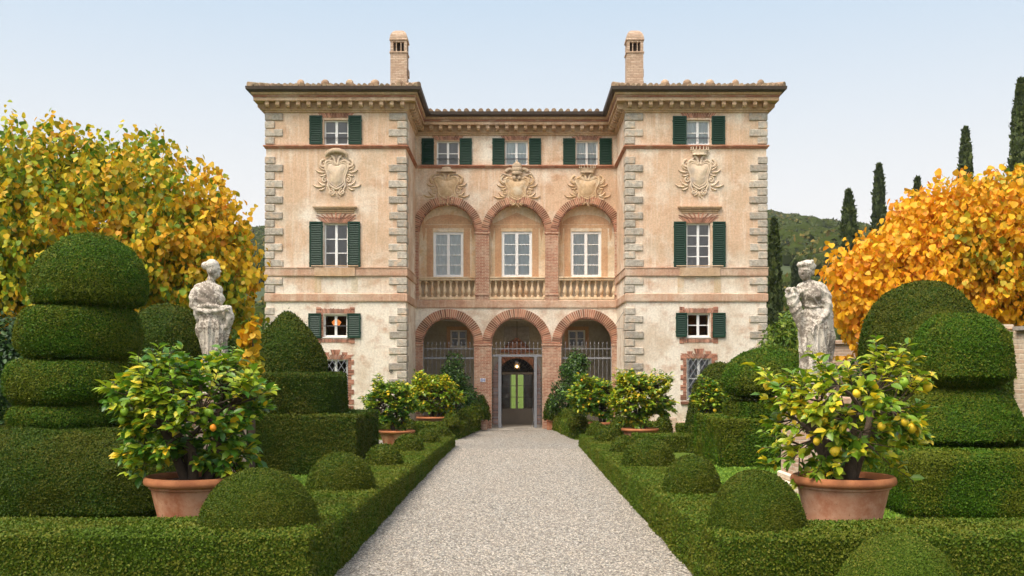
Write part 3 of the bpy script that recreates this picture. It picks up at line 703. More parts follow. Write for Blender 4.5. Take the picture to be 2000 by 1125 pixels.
# --- windows
def add_window(w_):
    x0,x1,z0,z1,yp,rows,fill,guard,lattice = w_; e = .05 if (yp == YL or yp > YR) else .12; y0 = yp+e; W_ = x1-x0; big = (z1-z0) > 1.9 and yp > YR
    mb = MB(); f = .115 if big else .062
    mb.box(x0,x0+f,y0,y0+.06,z0,z1,0,.006); mb.box(x1-f,x1,y0,y0+.06,z0,z1,0,.006)
    mb.box(x0+f,x1-f,y0,y0+.06,z1-f,z1,0,.006); mb.box(x0+f,x1-f,y0,y0+.06,z0,z0+f*1.1,0,.006)
    cx = (x0+x1)/2; st = .065 if big else .05 if W_ > .8 else .04
    mb.box(cx-st,cx+st,y0-.012,y0+.05,z0+f*1.1,z1-f,0,.006)
    for k in range(1, rows):
        z = z0+f+(z1-z0-2*f)*k/rows
        for a, b in ((x0+f,cx-st),(cx+st,x1-f)): mb.box(a,b,y0+.012,y0+.04,z-.018,z+.018)
    mb.box(x0-.03,x1+.03,yp-.03,y0-.001,z0-.045,z0-.003,0,.008)
    o = mb.build("window", "white_paint", villa)
    g = MB(); g.add([(x0+f,y0+.028,z0+f),(x1-f,y0+.028,z0+f),(x1-f,y0+.028,z1-f),(x0+f,y0+.028,z1-f)], [(0,1,2,3)]); g.build("pane", "glass", o)
    n_ = 60; V = []; F = []
    amp = {'curtain':.014,'grey_backing':.002,'dark':0}[fill]; yy0 = y0+({'curtain':.060,'grey_backing':.06,'dark':.9}[fill])
    ph = random.random()*6
    for i in range(n_+1):
        x = x0-.05+(W_+.1)*i/n_; yo = amp*(math.sin(i*.85+ph)+.5*math.sin(i*.37+2*ph))
        V += [(x,yy0+yo,z0-.05),(x,yy0+yo,z1+.05)]
    for i in range(n_): F.append((2*i,2*i+2,2*i+3,2*i+1))
    c_ = MB(); c_.add(V, F); c_.build({'curtain':'curtain','grey_backing':'grey_backing','dark':'dark_backdrop'}[fill], {'curtain':'curtain_white','grey_backing':'pane_grey','dark':'dark_room'}[fill], o, True)  # dark fill is a sheet painted as the shade of the unlit room
    if guard:
        b = MB()
        for zz in ((.26,.31) if fill != 'dark' else (.42,.5*(z1-z0))): b.tube([(x0-.02,yp+.05,z0+zz if zz > .35 else z0+zz),(x1+.02,yp+.05,z0+zz)], .010, 6)
        b.build("guard_rail", "iron", o)
    if lattice:
        b = MB(); n_ = 5; st_ = W_/4.0
        k = -8
        while k < 14:
            for s_ in (1,-1):
                xa = x0+k*st_; za = z0; xb = xa+s_*(z1-z0)/1.55; zb = z1
                P = []
                for t in (0,1): P.append((xa+(xb-xa)*t, za+(zb-za)*t))
                (xa_, za_), (xb_, zb_) = P
                lo, hi = 0.0, 1.0; dx = xb_-xa_
                for lim, sg in ((x0,1),(x1,-1)):
                    tt = (lim-xa_)/dx
                    if sg*dx > 0: lo = max(lo, tt)
                    else: hi = min(hi, tt)
                if lo < hi-.01:
                    b.tube([(xa_+dx*lo, yp-.02+.004*s_, za_+(zb_-za_)*lo),(xa_+dx*hi, yp-.02+.004*s_, za_+(zb_-za_)*hi)], .013, 5)
            k += 1
        b.box(x0-.02,x0,yp-.03,yp-.005,z0,z1); b.box(x1,x1+.02,yp-.03,yp-.005,z0,z1)
        b.build("window_grille", "grey_iron", o)
for w_ in WIN: add_window(w_)

# --- shutters
def shutter(x0,x1,z0,z1,yp,lean=.0):
    mb = MB(); y0, y1 = yp-.075, yp-.03; f = .055
    mb.box(x0,x0+f,y0,y1,z0,z1,0,.005); mb.box(x1-f,x1,y0,y1,z0,z1,0,.005)
    mb.box(x0+f,x1-f,y0,y1,z1-f*1.1,z1,0,.005); mb.box(x0+f,x1-f,y0,y1,z0,z0+f*1.3,0,.005)
    n_ = int((z1-z0-.13)/.070)
    for k in range(n_):
        z = z0+.085+k*(z1-z0-.15)/n_
        mb.add([(x0+f,y0+.004,z),(x1-f,y0+.004,z),(x1-f,y0+.014,z-.004),(x0+f,y0+.014,z-.004),(x0+f,y1-.006,z+.052),(x1-f,y1-.006,z+.052),(x1-f,y1+.002,z+.046),(x0+f,y1+.002,z+.046)],
               [(0,1,5,4),(3,7,6,2),(0,3,2,1),(4,5,6,7)])
    mb.box(x0+f,x1-f,y1+.004,y1+.010,z0+f,z1-f)
    for zz in (z0+.2, z1-.2): mb.box(x0-.012,x0+.0,y0+.01,y1+.03,zz-.03,zz+.03); mb.box(x1,x1+.012,y0+.01,y1+.03,zz-.03,zz+.03)
    mb.build("shutter", "green_paint", villa)
for a,b,c,d in ((605,630,226,282),(681,707,226,282),(605,631,433,524),(680,704,433,524),(603,628,612,660),(679,705,612,660),
                (1314,1341,227,282),(1390,1416,227,282),(1316,1340,433,523),(1392,1417,433,523),(1320,1342,611,658),(1392,1417,611,659)): shutter(fx(a),fx(b),fz(d),fz(c),YF)
for a,b in ((824,848),(898,922),(962,986),(1033.5,1057),(1100,1124),(1171,1195)): shutter(rx(a),rx(b),rz(322),rz(270.5),YR)

# --- brick trim
def soldier(mb, xc, hw0, hw1, z0, z1, yp, n, rag=.0):
    """splayed row of upright bricks"""
    for k in range(n):
        t0, t1 = 2*k/n-1+.012, 2*(k+1)/n-1-.012; ra = random.uniform(-rag, rag)
        mb.prism([(xc+hw0*t0,z0),(xc+hw0*t1,z0),(xc+hw1*t1,z1+ra),(xc+hw1*t0,z1+ra)], yp-.012-random.random()*.012, yp-.001)
def brick_column(mb, x0, x1, z0, z1, yp, tooth=0, side=1, bh=.065):
    z = z0; k = 0
    while z < z1-.02:
        w1 = tooth if (k//3) % 2 == 0 else 0
        a, b = (x0, x1+w1) if side > 0 else (x0-w1, x1)
        x = a
        while x < b-.01:
            ww = min(random.choice((.13,.25)), b-x); mb.box(x+.004, x+ww-.004, yp-.014-random.random()*.012, yp-.001, z+.004, min(z+bh,z1)-.004); x += ww
        z += bh; k += 1
def wbw(f):
    mb = MB(); f(mb); mb.build("window_brickwork", "brick_wedges", villa)
for cx in (fx(657), fx(1364)): wbw(lambda mb: soldier(mb, cx, .58, .72, fz(230), fz(220), YF, 22, .03))
for cx in (rx(875), rx(1009), rx(1146.5)): wbw(lambda mb: soldier(mb, cx, .56, .68, rz(273.5), rz(266), YR, 22, .02))
for cx in (fx(656.5), fx(1364.5)):
    mb = MB(); soldier(mb, cx, .50, .80, fz(435), fz(424), YF, 26, .02)
    for k in range(9):
        a = (k-4)*.19; z0 = fz(426); L_ = .22*(1-abs(k-4)/9); mb.prism([(cx+a*.6-.025,z0),(cx+a*.6+.025,z0),(cx+a+.03,z0+L_),(cx+a-.03,z0+L_)], YF-.032, YF-.002)
    mb.build("window_brickwork", "brick_wedges", villa)
for cx, t, bt in ((fx(655.5), 612, 660), (fx(1365), 611, 660)):
    mb = MB(); soldier(mb, cx, .56, .62, fz(t), fz(t-9), YF, 24, .02); soldier(mb, cx, .56, .56, fz(bt+9), fz(bt+2), YF, 22, .01)
    for s_ in (-1,1):
        brick_column(mb, cx+s_*.66-.1, cx+s_*.66+.1, fz(t+1), fz(t-12), YF); brick_column(mb, cx+s_*.66-.1, cx+s_*.66+.1, fz(bt+11), fz(bt), YF)
        brick_column(mb, cx+s_*.535-.055, cx+s_*.535+.055, fz(bt), fz(t), YF)
    mb.build("window_brickwork", "brick_wedges", villa)
for cx, t, bt in ((fx(655.5), 702, 790), (fx(1365.5), 700, 781)):
    mb = MB(); soldier(mb, cx, .50, .74, fz(t), fz(t-9), YF, 24, .02); soldier(mb, cx, .14, .20, fz(t-9), fz(t-19), YF, 7, .0)
    for s_ in (-1,1):
        soldier(mb, cx+s_*.36, .09, .12, fz(t-8), fz(t-14), YF, 4, 0)
        x0 = cx+s_*.49; brick_column(mb, min(x0,x0+s_*.14), max(x0,x0+s_*.14), fz(bt), fz(t-10), YF, .10, s_)
    mb.box(cx-.72, cx+.72, YF-.06, YF-.002, fz(bt+9), fz(bt+3), 0, .01)
    mb.build("window_brickwork", "brick_wedges", villa)

def arch_ring(cx, sz, r0, r1, yp, n, proud=.05, z0=None):
    mb = MB()
    for k in range(n):
        a0, a1 = math.pi*k/n+.010, math.pi*(k+1)/n-.010; p_ = proud+random.random()*.012
        mb.prism([(cx+rr_*math.cos(a), sz+rr_*math.sin(a)) for a, rr_ in ((a0,r0),(a1,r0),(a1,r1),(a0,r1))], yp-p_, yp-.001)
    bk = [(cx+r0*math.cos(math.pi*k/40), sz+r0*math.sin(math.pi*k/40)) for k in range(41)]; bo = [(cx+r1*math.cos(math.pi*k/40), sz+r1*math.sin(math.pi*k/40)) for k in range(41)]
    for k in range(40): mb.prism([bk[k],bk[k+1],bo[k+1],bo[k]], yp-proud+.012, yp-.002, 1)
    n2 = int(n*1.3)
    for k in range(n2):        # thinner inner course
        a0, a1 = math.pi*k/n2+.006, math.pi*(k+1)/n2-.006
        mb.prism([(cx+rr_*math.cos(a), sz+rr_*math.sin(a)) for a, rr_ in ((a0,r0-.06),(a1,r0-.06),(a1,r0+.05),(a0,r0+.05))], yp-proud*.45, yp+.28)
    return mb.build("brick_arch", ["brick_wedges", "niche_plaster"], villa)
for a, b, c, d, _ in NIC:
    r_ = (b-a)/2; arch_ring((a+b)/2, d-r_, r_+.05, r_+.33, YR, 52)
for a, b, c, d, _ in LOW:
    r_ = (b-a)/2; arch_ring((a+b)/2, d-r_, r_+.05, r_+.40, YR, 46)
# brick piers between the arches
def pier(x0, x1, z0, z1, cap):
    mb = MB(); mb.box(x0, x1, YR-.045, YR-.001, z0, z1); 
    for zc in cap: mb.box(x0-.035, x1+.035, YR-.075, YR-.0455+.03, zc-.05, zc+.03, 0, .008)
    mb.build("brick_pier", "brickwork", villa)
sp = rz(399)-(NIC[0][1]-NIC[0][0])/2; sl = rz(622)-(LOW[0][1]-LOW[0][0])/2
for a, b in ((809,818.5),(929,955.5),(1065,1090.5),(1201,1211)): pier(rx(a), rx(b), rz(588), sp+.02, [sp-.02, rz(575)])
for a, b in ((809,826),(926.5,960.5),(1059.5,1096.5),(1195,1212)): pier(rx(a), rx(b), 0.0, sl+.02, [sl-.02])

# --- balustrades
def baluster(mb, x, y, z0, h):
    p = [(.075,0),(.075,.07),(.05,.09),(.04,.13),(.055,.17),(.085,.30),(.092,.38),(.075,.50),(.045,.66),(.035,.78),(.05,.84),(.055,.88),(.075,.90),(.075,1.0)]
    mb.lathe([(r_, z*h) for r_, z in p], (x,y,z0), 12)
for a, b in ((819,929),(956,1064.5),(1091,1200.5)):
    mb = MB(); x0, x1 = rx(a), rx(b); y0 = YR+.0
    zt, zb = rz(542), rz(585.5)
    mb.box(x0,x1,y0,y0+.24,zt-.13,zt-.03,0,.015); mb.box(x0,x1,y0-.03,y0+.27,zt-.03,zt+.03,0,.012); mb.box(x0,x1,y0-.01,y0+.25,zb,zb+.12,0,.012)
    o = mb.build("balustrade", "baluster_stone", villa)
    n_ = 9
    for k in range(n_+1):
        m2 = MB(); x = x0+.02+(x1-x0-.04)*k/n_
        baluster(m2, x, y0+.12, zb+.12, zt-.13-zb-.12); m2.build("baluster", "baluster_stone", o, True)

# --- plan outline sweeps: cornice, string courses
PLAN = [(XL,YB),(XL,YF),(XLi,YF),(XLi,YR),(XRi,YR),(XRi,YF),(XR,YF),(XR,YB)]
def offset_plan(plan, o_):
    out = []; n_ = len(plan)
    for i, p in enumerate(plan):
        ns = []
        for j in (i-1, i):
            if 0 <= j < n_-1:
                d = Vector((plan[j+1][0]-plan[j][0], plan[j+1][1]-plan[j][1])).normalized(); ns.append(Vector((d.y, -d.x)))
        # outward = towards viewer/outside
        if len(ns) == 1: v_ = ns[0]*o_
        else:
            b = ns[0]+ns[1]; v_ = b*(o_/(1+ns[0].dot(ns[1]))) if b.length > 1e-6 else ns[0]*o_
        out.append((p[0]-v_.x, p[1]-v_.y) if OUT_SIGN < 0 else (p[0]+v_.x, p[1]+v_.y))
    return out
OUT_SIGN = -1
t_ = offset_plan(PLAN, 1.0)
if t_[2][1] > YF: OUT_SIGN = 1
def sweep(prof, mi=0, mb=None, plan=PLAN):
    mb = mb or MB(); rows = [offset_plan(plan, o_) for o_, z in prof]; m_ = len(plan); vs = []
    for (o_, z), row in zip(prof, rows): vs += [(x,y,z) for x,y in row]
    fs = [(i*m_+j, i*m_+j+1, (i+1)*m_+j+1, (i+1)*m_+j) for i in range(len(prof)-1) for j in range(m_-1)]
    return mb.add(vs, fs, mi)
mb = sweep([(.001,12.60),(.05,12.62),(.06,12.68),(.11,12.70),(.12,12.74),(.10,12.75),(.10,12.985),(.40,12.99),(.40,13.11),(.37,13.12)])
sweep([(.37,13.12),(.42,13.13),(.43,13.195),(.40,13.20)], 1, mb); sweep([(.40,13.20),(.46,13.22),(.49,13.29),(.49,13.30),(.2,13.31)], 0, mb)
seg = offset_plan(PLAN, .095)
for (a, b) in zip(seg, seg[1:]):
    a_, b_ = Vector(a), Vector(b); L_ = (b_-a_).length; n_ = max(1, int(round(L_/.41))); d = (b_-a_)/L_
    nrm_ = Vector((d.y,-d.x)); mid = (a_+b_)/2+nrm_*.1
    if (abs(mid.x) > max(abs(XL),XR)+.14 or mid.y < YR-.2 and False): pass
    # choose outward side: away from plan centre band
    tp = offset_plan(PLAN, .3); i_ = seg.index(a); o2 = (Vector(tp[i_])+Vector(tp[i_+1]))/2; nrm_ = nrm_ if (o2-(a_+b_)/2).dot(nrm_) > 0 else -nrm_
    for k in range(n_):
        if L_ > 12 and k < n_-12 and a[1] > 50: continue
        c_ = a_+d*(L_*(k+.5)/n_)
        def P(u, v_, z): q_ = c_+d*u+nrm_*v_; return (q_.x, q_.y, z)
        w2 = .075
        vs = [P(-w2,.006,12.775),P(w2,.006,12.775),P(w2,.18,12.775),P(-w2,.18,12.775),P(-w2,.25,12.85),P(w2,.25,12.85),P(w2,.25,12.985),P(-w2,.25,12.985),P(-w2,.006,12.985),P(w2,.006,12.985)]
        mb.add(vs, [(0,1,2,3),(3,2,5,4),(4,5,6,7),(7,6,9,8),(0,3,4,7,8),(1,9,6,5,2)], 0)
mb.build("cornice", ["cornice_stone", "brick_edge"], villa)
sweep([(.001,11.20),(.05,11.215),(.05,11.27),(.10,11.28),(.10,11.335),(.001,11.36)]).build("string_course", "brick_edge", villa)
sweep([(.001,5.20),(.05,5.21),(.06,5.25),(.06,5.50),(.03,5.53),(.001,5.54)]).build("string_course", "band_stone", villa)
for pl in ([(XL,YB),(XL,YF),(XLi,YF),(XLi,YR-.05)], [(XRi,YR-.05),(XRi,YF),(XR,YF),(XR,YB)]):
    sweep([(.001,6.20),(.05,6.21),(.06,6.25),(.06,6.50),(.08,6.51),(.08,6.55),(.001,6.56)], plan=pl).build("string_course", "band_stone", villa)
# lime panels marked between the two bands: thin incised pilaster strips
for cx in (fx(657), fx(1366)):
    for s_ in (-1, 1): mb = MB(); mb.box(cx+s_*.72-.13, cx+s_*.72+.13, YF-.012, YF-.001, 5.545, 6.195); mb.build("wall_strip", "niche_plaster", villa)
# gutters
sweep([(.48,13.30),(.56,13.30),(.64,13.37),(.655,13.49),(.63,13.49),(.60,13.40),(.5,13.38)]).build("gutter", "gutter_copper", villa)

# --- quoins
def quoins(xc, sgn, inner):
    mb = MB(); z = .03; k = 0
    while z < 12.55:
        long_ = k % 2 == 0; z1 = z+.305
        if not (z < 5.54 and z1 > 5.19) and not (z < 6.56 and z1 > 6.19) and not (z < 11.36 and z1 > 11.2):
            L_ = (.66 if long_ else .34)+random.uniform(-.02,.02); Ls = (.34 if long_ else .62)
            a, b = xc-sgn*.045, xc+sgn*L_
            mb.box(min(a,b), max(a,b), YF-.045-random.random()*.012, YF+Ls, z+.012, z1-.012, 0, .022)
        else:
            z = 5.545 if z < 5.54 else 6.565 if z < 6.56 else 11.365
            mb.build("quoins", "quoin_stone", villa); mb = MB(); k += 1; continue
        z += .31; k += 1
    mb.build("quoins", "quoin_stone", villa)
quoins(XL, 1, False); quoins(XLi, -1, True); quoins(XRi, 1, True); quoins(XR, -1, False)

# --- window cornices on the first floor of the wings
for cx in (fx(655), fx(1366.5)):
    mb = MB()
    for hw_, z0, z1, pr in ((.86,fz(406.5),fz(403),.14),(.80,fz(409.5),fz(406.5),.10),(.74,fz(413),fz(409.5),.06),(.72,fz(416.5),fz(413),.03)): mb.box(cx-hw_,cx+hw_,YF-pr,YF-.001,z0,z1,0,.008)
    mb.build("window_cornice", "cornice_stone", villa)
    mb = MB(); mb.box(cx-.92,cx+.92,YF-.12,YF-.085,6.575,6.62,0,.008); mb.box(cx-.80,cx+.80,YF-.10,YF-.081,6.20,6.545,0,.006); mb.build("window_sill", "cornice_stone", villa)

# --- roofs
def hip(x0,x1,y0,y1,z0,pitch,name):
    mb = MB(); hw_ = (x1-x0)/2; rise = hw_*pitch; cx = (x0+x1)/2
    mb.add([(x0,y0,z0),(x1,y0,z0),(x1,y1,z0),(x0,y1,z0),(cx,y0+hw_,z0+rise),(cx,y1-hw_,z0+rise)], [(0,1,4),(1,2,5,4),(2,3,5),(3,0,4,5)])
    mb.box(x0+.02,x1-.02,y0+.02,y1-.02,z0-.06,z0-.002)
    n_ = int((x1-x0)/.215); dx = (x1-x0)/n_
    for k in range(n_):                        # cover tiles up the front slope
        x = x0+dx*(k+.5); L_ = min(hw_-abs(x-cx), 2.6); rr_ = .085+random.uniform(-.01,.01); jit = random.uniform(-.03,.03)
        nseg = max(1, int(L_/.4)); 
        for s_ in range(nseg):
            ya, yb_ = y0-.07+jit+s_*.4, y0-.07+jit+s_*.4+.44
            mb.tube([(x+random.uniform(-.01,.01), ya, z0+(ya-y0)*pitch+.025+.012),(x, yb_, z0+(yb_-y0)*pitch+.02)], [rr_, rr_*.8], 8)
    for (xa, sgn) in ((x0, 1), (x1, -1)):      # side eaves
        y = y0+.3
        while y < y0+6.5:
            mb.tube([(xa-sgn*.05,y,z0+.03),(xa+sgn*.5,y,z0+.03+.5*pitch)], [.085,.07], 7); y += .22
        pts = [(xa+sgn*hw_*t, y0+hw_*t, z0+rise*t+.06) for t in [i/9 for i in range(10)]]
        for P_, Q_ in zip(pts, pts[1:]): mb.tube([P_, Q_], [.12,.10], 8)
    for k in range(5):                         # stones and bedded cap tiles holding the tiles down
        x = x0+(x1-x0)*(.30+.145*k)*(1) + random.uniform(-.1,.1); mb.ball((x, y0+.55, z0+.27), (.14+.04*random.random(),.13,.15), 8, 6)
    o = mb.build(name, "roof_tile", villa, False)
    return o
OV = .56
hip(XL-OV, XLi+OV, YF-OV, YB+OV, 13.50, .20, "roof"); hip(XRi-OV, XR+OV, YF-OV, YB+OV, 13.50, .20, "roof")
mb = MB(); x0, x1, y0 = XLi+OV+.02, XRi-OV-.02, YR-OV
mb.add([(x0-2,y0,13.44),(x1+2,y0,13.44),(x1+2,y0+6,14.5),(x0-2,y0+6,14.5),(x1+2,YB+.5,13.44),(x0-2,YB+.5,13.44)], [(0,1,2,3),(3,2,4,5)])
x = x0+.1
while x < x1:
    for s_ in range(6):
        ya = y0-.07+s_*.42; mb.tube([(x+random.uniform(-.012,.012),ya,13.53+(ya-y0)*.177),(x,ya+.45,13.515+(ya+.45-y0)*.177)], [.10+random.uniform(-.012,.012),.085], 9)
    x += .308
mb.build("roof", "roof_tile", villa)

# --- chimneys
def chimney(cx, cy):
    mb = MB(); h2 = .345; zt = 16.55; mb.box(cx-h2,cx+h2,cy-h2,cy+h2,13.4,15.80)
    mb.box(cx-h2-.035,cx+h2+.035,cy-h2-.035,cy+h2+.035,15.80,15.87,0,.01)
    for sx in (-1,1):
        for sy in (-1,1): mb.box(cx+sx*(h2-.06)-.06,cx+sx*(h2-.06)+.06,cy+sy*(h2-.06)-.06,cy+sy*(h2-.06)+.06,15.871,16.27)
    for t in (-.085,.085):
        for sy in (-1,1):
            mb.lathe([(.035,0),(.025,.03),(.022,.3),(.035,.399)], (cx+t*1.15,cy+sy*(h2-.05),15.871), 8); mb.lathe([(.035,0),(.025,.03),(.022,.3),(.035,.399)], (cx+sy*(h2-.05),cy+t*1.15,15.871), 8)
    mb.box(cx-.2,cx+.2,cy-.2,cy+.2,15.871,16.27,1)
    mb.box(cx-h2,cx+h2,cy-h2,cy+h2,16.271,16.34); mb.box(cx-h2-.04,cx+h2+.04,cy-h2-.04,cy+h2+.04,16.34,16.40,0,.01)
    pr = [(math.cos(t)*.5, math.sin(t)*.44) for t in [i*math.pi/2/8 for i in range(9)]]
    n_ = len(pr)
    V = []; F = []
    for r_, z in pr:
        q_ = max(.03, r_*.74); V += [(cx-q_,cy-q_,16.40+z),(cx+q_,cy-q_,16.40+z),(cx+q_,cy+q_,16.40+z),(cx-q_,cy+q_,16.40+z)]
    for i in range(n_-1):
        for j in range(4): F.append((i*4+j, i*4+(j+1)%4, i*4+4+(j+1)%4, i*4+4+j))
    F.append((n_*4-4,n_*4-3,n_*4-2,n_*4-1)); mb.add(V, F)
    for k in range(3): mb.box(cx+h2+.002,cx+h2+.05,cy-.1,cy+h2-.02,13.9+k*.5,14.2+k*.5,0,.01)
    mb.build("chimney", ["pale_brickwork", "dark_room"], villa)
chimney((779.5-1008.3)*43/2000, 43.2); chimney((1240-1008.3)*43/2000, 43.2)

# --- coats of arms
def spiral(mb, c, r0, turns, start, sgn, tub, y, n=26, mi=0, r_end=.12):
    P = []; rr_ = []
    for i in range(n):
        t = i/(n-1); a = start+sgn*turns*2*math.pi*t; r_ = r0*(1-t)+r0*r_end*t
        P.append((c[0]+r_*math.cos(a), y-.035-.05*t, c[1]+r_*math.sin(a))); rr_.append(tub*(1-.35*t))
    mb.tube(P, rr_, 7, mi)
def bez(P0, P1, P2, P3, n=12):
    out = []
    for i in range(n+1):
        t = i/n; out.append(tuple(P0[k]*(1-t)**3+3*P1[k]*t*(1-t)**2+3*P2[k]*t*t*(1-t)+P3[k]*t**3 for k in (0,1)))
    return out
def coat(cx, cz, yp, h, wd, crest, mats, base_fruit=True):
    """h: height of the shield block, wd: half width"""
    root = MB()
    S = lambda u, v_: (cx+u*wd, cz+v_*h/2)
    half = bez((0,.62),(.35,.55),(.55,.95),(.86,.62))+bez((.86,.62),(1.0,.30),(.55,.05),(.62,-.35))[1:]+bez((.62,-.35),(.62,-.62),(.25,-.72),(0,-.80))[1:]
    full = half+[(-u,v_) for u,v_ in half[::-1][1:-1]]; n_ = len(full)
    V = []; F = []; rings = 6
    for k in range(rings+1):
        t = k/rings
        for u, v_ in full: x, z = S(u*t, v_*t-.02*(1-t)); V.append((x, yp-.03-.17*(1-t*t), z))
    for k in range(rings):
        for i in range(n_): F.append((k*n_+i,k*n_+(i+1)%n_,(k+1)*n_+(i+1)%n_,(k+1)*n_+i))
    root.add(V, F, 0)
    o = root.build("coat_of_arms", mats[0], villa, True)
    sc_ = MB(); rim = [S(u*1.03,v_*1.03) for u,v_ in full]; P = [(x,yp-.055,z) for x,z in rim]; sc_.tube(P+[P[0]], .048, 8)
    rim = [S(u*.86,v_*.86) for u,v_ in full]; P = [(x,yp-.095,z) for x,z in rim]; sc_.tube(P+[P[0]], .022, 6)
    for s_ in (-1, 1):
        c_ = S(s_*.98,.60); spiral(sc_, c_, .17, 1.2, math.pi/2 if s_ > 0 else math.pi/2, -s_, .045, yp)
        c_ = S(s_*.30,.80); spiral(sc_, c_, .15, 1.3, -math.pi/2, s_, .042, yp)
        c_ = S(s_*.92,-.30); spiral(sc_, c_, .12, 1.2, math.pi/2, -s_, .036, yp)
        c_ = S(s_*.42,-.98); spiral(sc_, c_, .13, 1.2, math.pi/2, s_, .040, yp)
        c_ = S(s_*.2,-.66); spiral(sc_, c_, .09, 1.2, -math.pi/2, s_, .030, yp)
        pts = bez((s_*.62,-.45),(s_*.85,-.75),(s_*.35,-.80),(s_*.62,-1.02),8); sc_.tube([(S(*p)[0],yp-.06,S(*p)[1]) for p in pts], [.05-.003*i for i in range(9)], 7)
        pts = bez((s_*.1,.55),(s_*.15,.85),(s_*.2,1.0),(s_*.42,1.02),8); sc_.tube([(S(*p)[0],yp-.09,S(*p)[1]) for p in pts], .05, 7)
    sc_.build("scrollwork", mats[1], o, True)
    lv = MB()
    def lobe(u, v_, ang, L_, w_):       # a carved leaf lobe
        x, z = S(u, v_); n2 = 7; V = []; F = []
        for i in range(n2+1):
            t = i/n2; ww = w_*math.sin(math.pi*min(1,.12+t*.88))**.7; bend = .5*t*t
            a = ang+bend*(1 if math.cos(ang) > 0 else -1)*.8; X_, Z_ = x+L_*t*math.cos(a), z+L_*t*math.sin(a)
            px_, pz_ = -math.sin(a), math.cos(a)
            V += [(X_-px_*ww,yp-.01,Z_-pz_*ww),(X_,yp-.07-.04*math.sin(t*3.1),Z_),(X_+px_*ww,yp-.01,Z_+pz_*ww)]
        for i in range(n2): F += [(3*i,3*i+1,3*i+4,3*i+3),(3*i+1,3*i+2,3*i+5,3*i+4)]
        lv.add(V, F)
    for k in range(5): lobe((k-2)*.07, -.95, R(-90+(k-2)*26), .30-.04*abs(k-2), .055)
    for s_ in (-1, 1):
        for u, v_, a_, L_ in ((.95,.25,20,.30),(.95,.12,-5,.36),(.85,.0,-30,.24),(.95,-.62,15,.32),(1.05,-.66,-12,.42),(.9,-.74,-40,.25),(1.2,.42,55,.2)):
            a2 = R(a_) if s_ > 0 else math.pi-R(a_); lobe(s_*u, v_, a2, L_*1.05, .045)
        lv.ball((S(s_*1.05,-.6)[0],yp-.05,S(s_*1.05,-.6)[1]), (.09,.05,.06), 8, 6)
    lv.build("carved_leaves", mats[1], o, True)
    cr = MB(); x, z = S(0, 1.0)
    if crest == 'hat':
        cr.lathe([(0.001,.17),(.16,.15),(.22,.05),(.24,.02),(.42,-.02),(.44,-.06),(.40,-.07),(.1,-.03)], (x,yp-.12,z+.13), 24, 0, 1, .42)
        for s_ in (-1,1):
            pts = bez((s_*.2,1.08),(s_*.5,.7),(s_*1.3,1.15),(s_*1.15,.78)); cr.tube([(S(*p)[0],yp-.03,S(*p)[1]) for p in pts], .018, 5)
    elif crest == 'tiara':
        cr.lathe([(.20,-.12),(.24,-.05),(.20,0),(.24,.05),(.25,.14),(.20,.18),(.22,.22),(.20,.30),(.12,.38),(.05,.42),(.05,.46),(.001,.49)], (x,yp-.14,z+.1), 20, 0, 1, .7)
        for s_ in (-1,1):
            for k in range(6):
                a = R(25+k*22); cr.ball((x+s_*(.30+.16*math.cos(a)), yp-.09, z+.08+.14*math.sin(a)), (.09,.06,.07), 8, 6)
            cr.tube([(x+s_*.1,yp-.07,z-.12),(x+s_*.62,yp-.05,z+.02),(x+s_*.70,yp-.05,z-.1)], .04, 7); cr.ball((x+s_*.1,yp-.14,z-.16), (.09,.08,.1), 8, 6)
    elif crest == 'crown':
        cr.lathe([(.30,0),(.31,.03),(.28,.05),(.29,.10),(.36,.2),(.34,.2),(.26,.10)], (x,yp-.12,z+.05), 24, 0, 1, .5)
        for k in range(7):
            a = (k-3)/3*1.2; cr.lathe([(.04,0),(.015,.06),(.03,.09),(.001,.12)], (x+.36*math.sin(a), yp-.12-.16*math.cos(a), z+.25), 7)
    else:
        P = [(x+.42*math.cos(t), yp-.14-.08*math.sin(t), z-.02+.24*math.sin(t)) for t in [math.pi*i/12 for i in range(13)]]
        cr.tube(P, [.05+.05*math.sin(math.pi*i/12) for i in range(13)], 8)
        for k in range(9): a = math.pi*(k+.5)/9; cr.tube([(x+.16*math.cos(a),yp-.05,z+.02+.08*math.sin(a)),(x+.42*math.cos(a),yp-.12,z-.01+.24*math.sin(a))], .03, 6)
    c_ = cr.build("crest", mats[2], o, True)
    for q_ in [o]+[a_ for a_ in sc.collection.objects if a_.parent is o]:
        ly = yp-villa.location.y
        for v_ in q_.data.vertices: v_.co.y = ly+(v_.co.y-ly)*.62
W3 = ("arms_pale","arms_pale","crest_stone"); W2 = ("arms_stone","arms_stone","crest_stone")
coat(fx(658), fz(341), YF, 1.40, .50, 'shell', W3); coat(fx(1366), fz(341), YF, 1.40, .50, 'crown', ("arms_pale","arms_pale","arms_pale"))
coat(rx(872.5), rz(366), YR, 1.16, .54, 'hat', W2); coat(rx(1010), rz(368), YR, 1.20, .55, 'tiara', W2); coat(rx(1147.5), rz(367), YR, 1.16, .54, 'crown', W2)

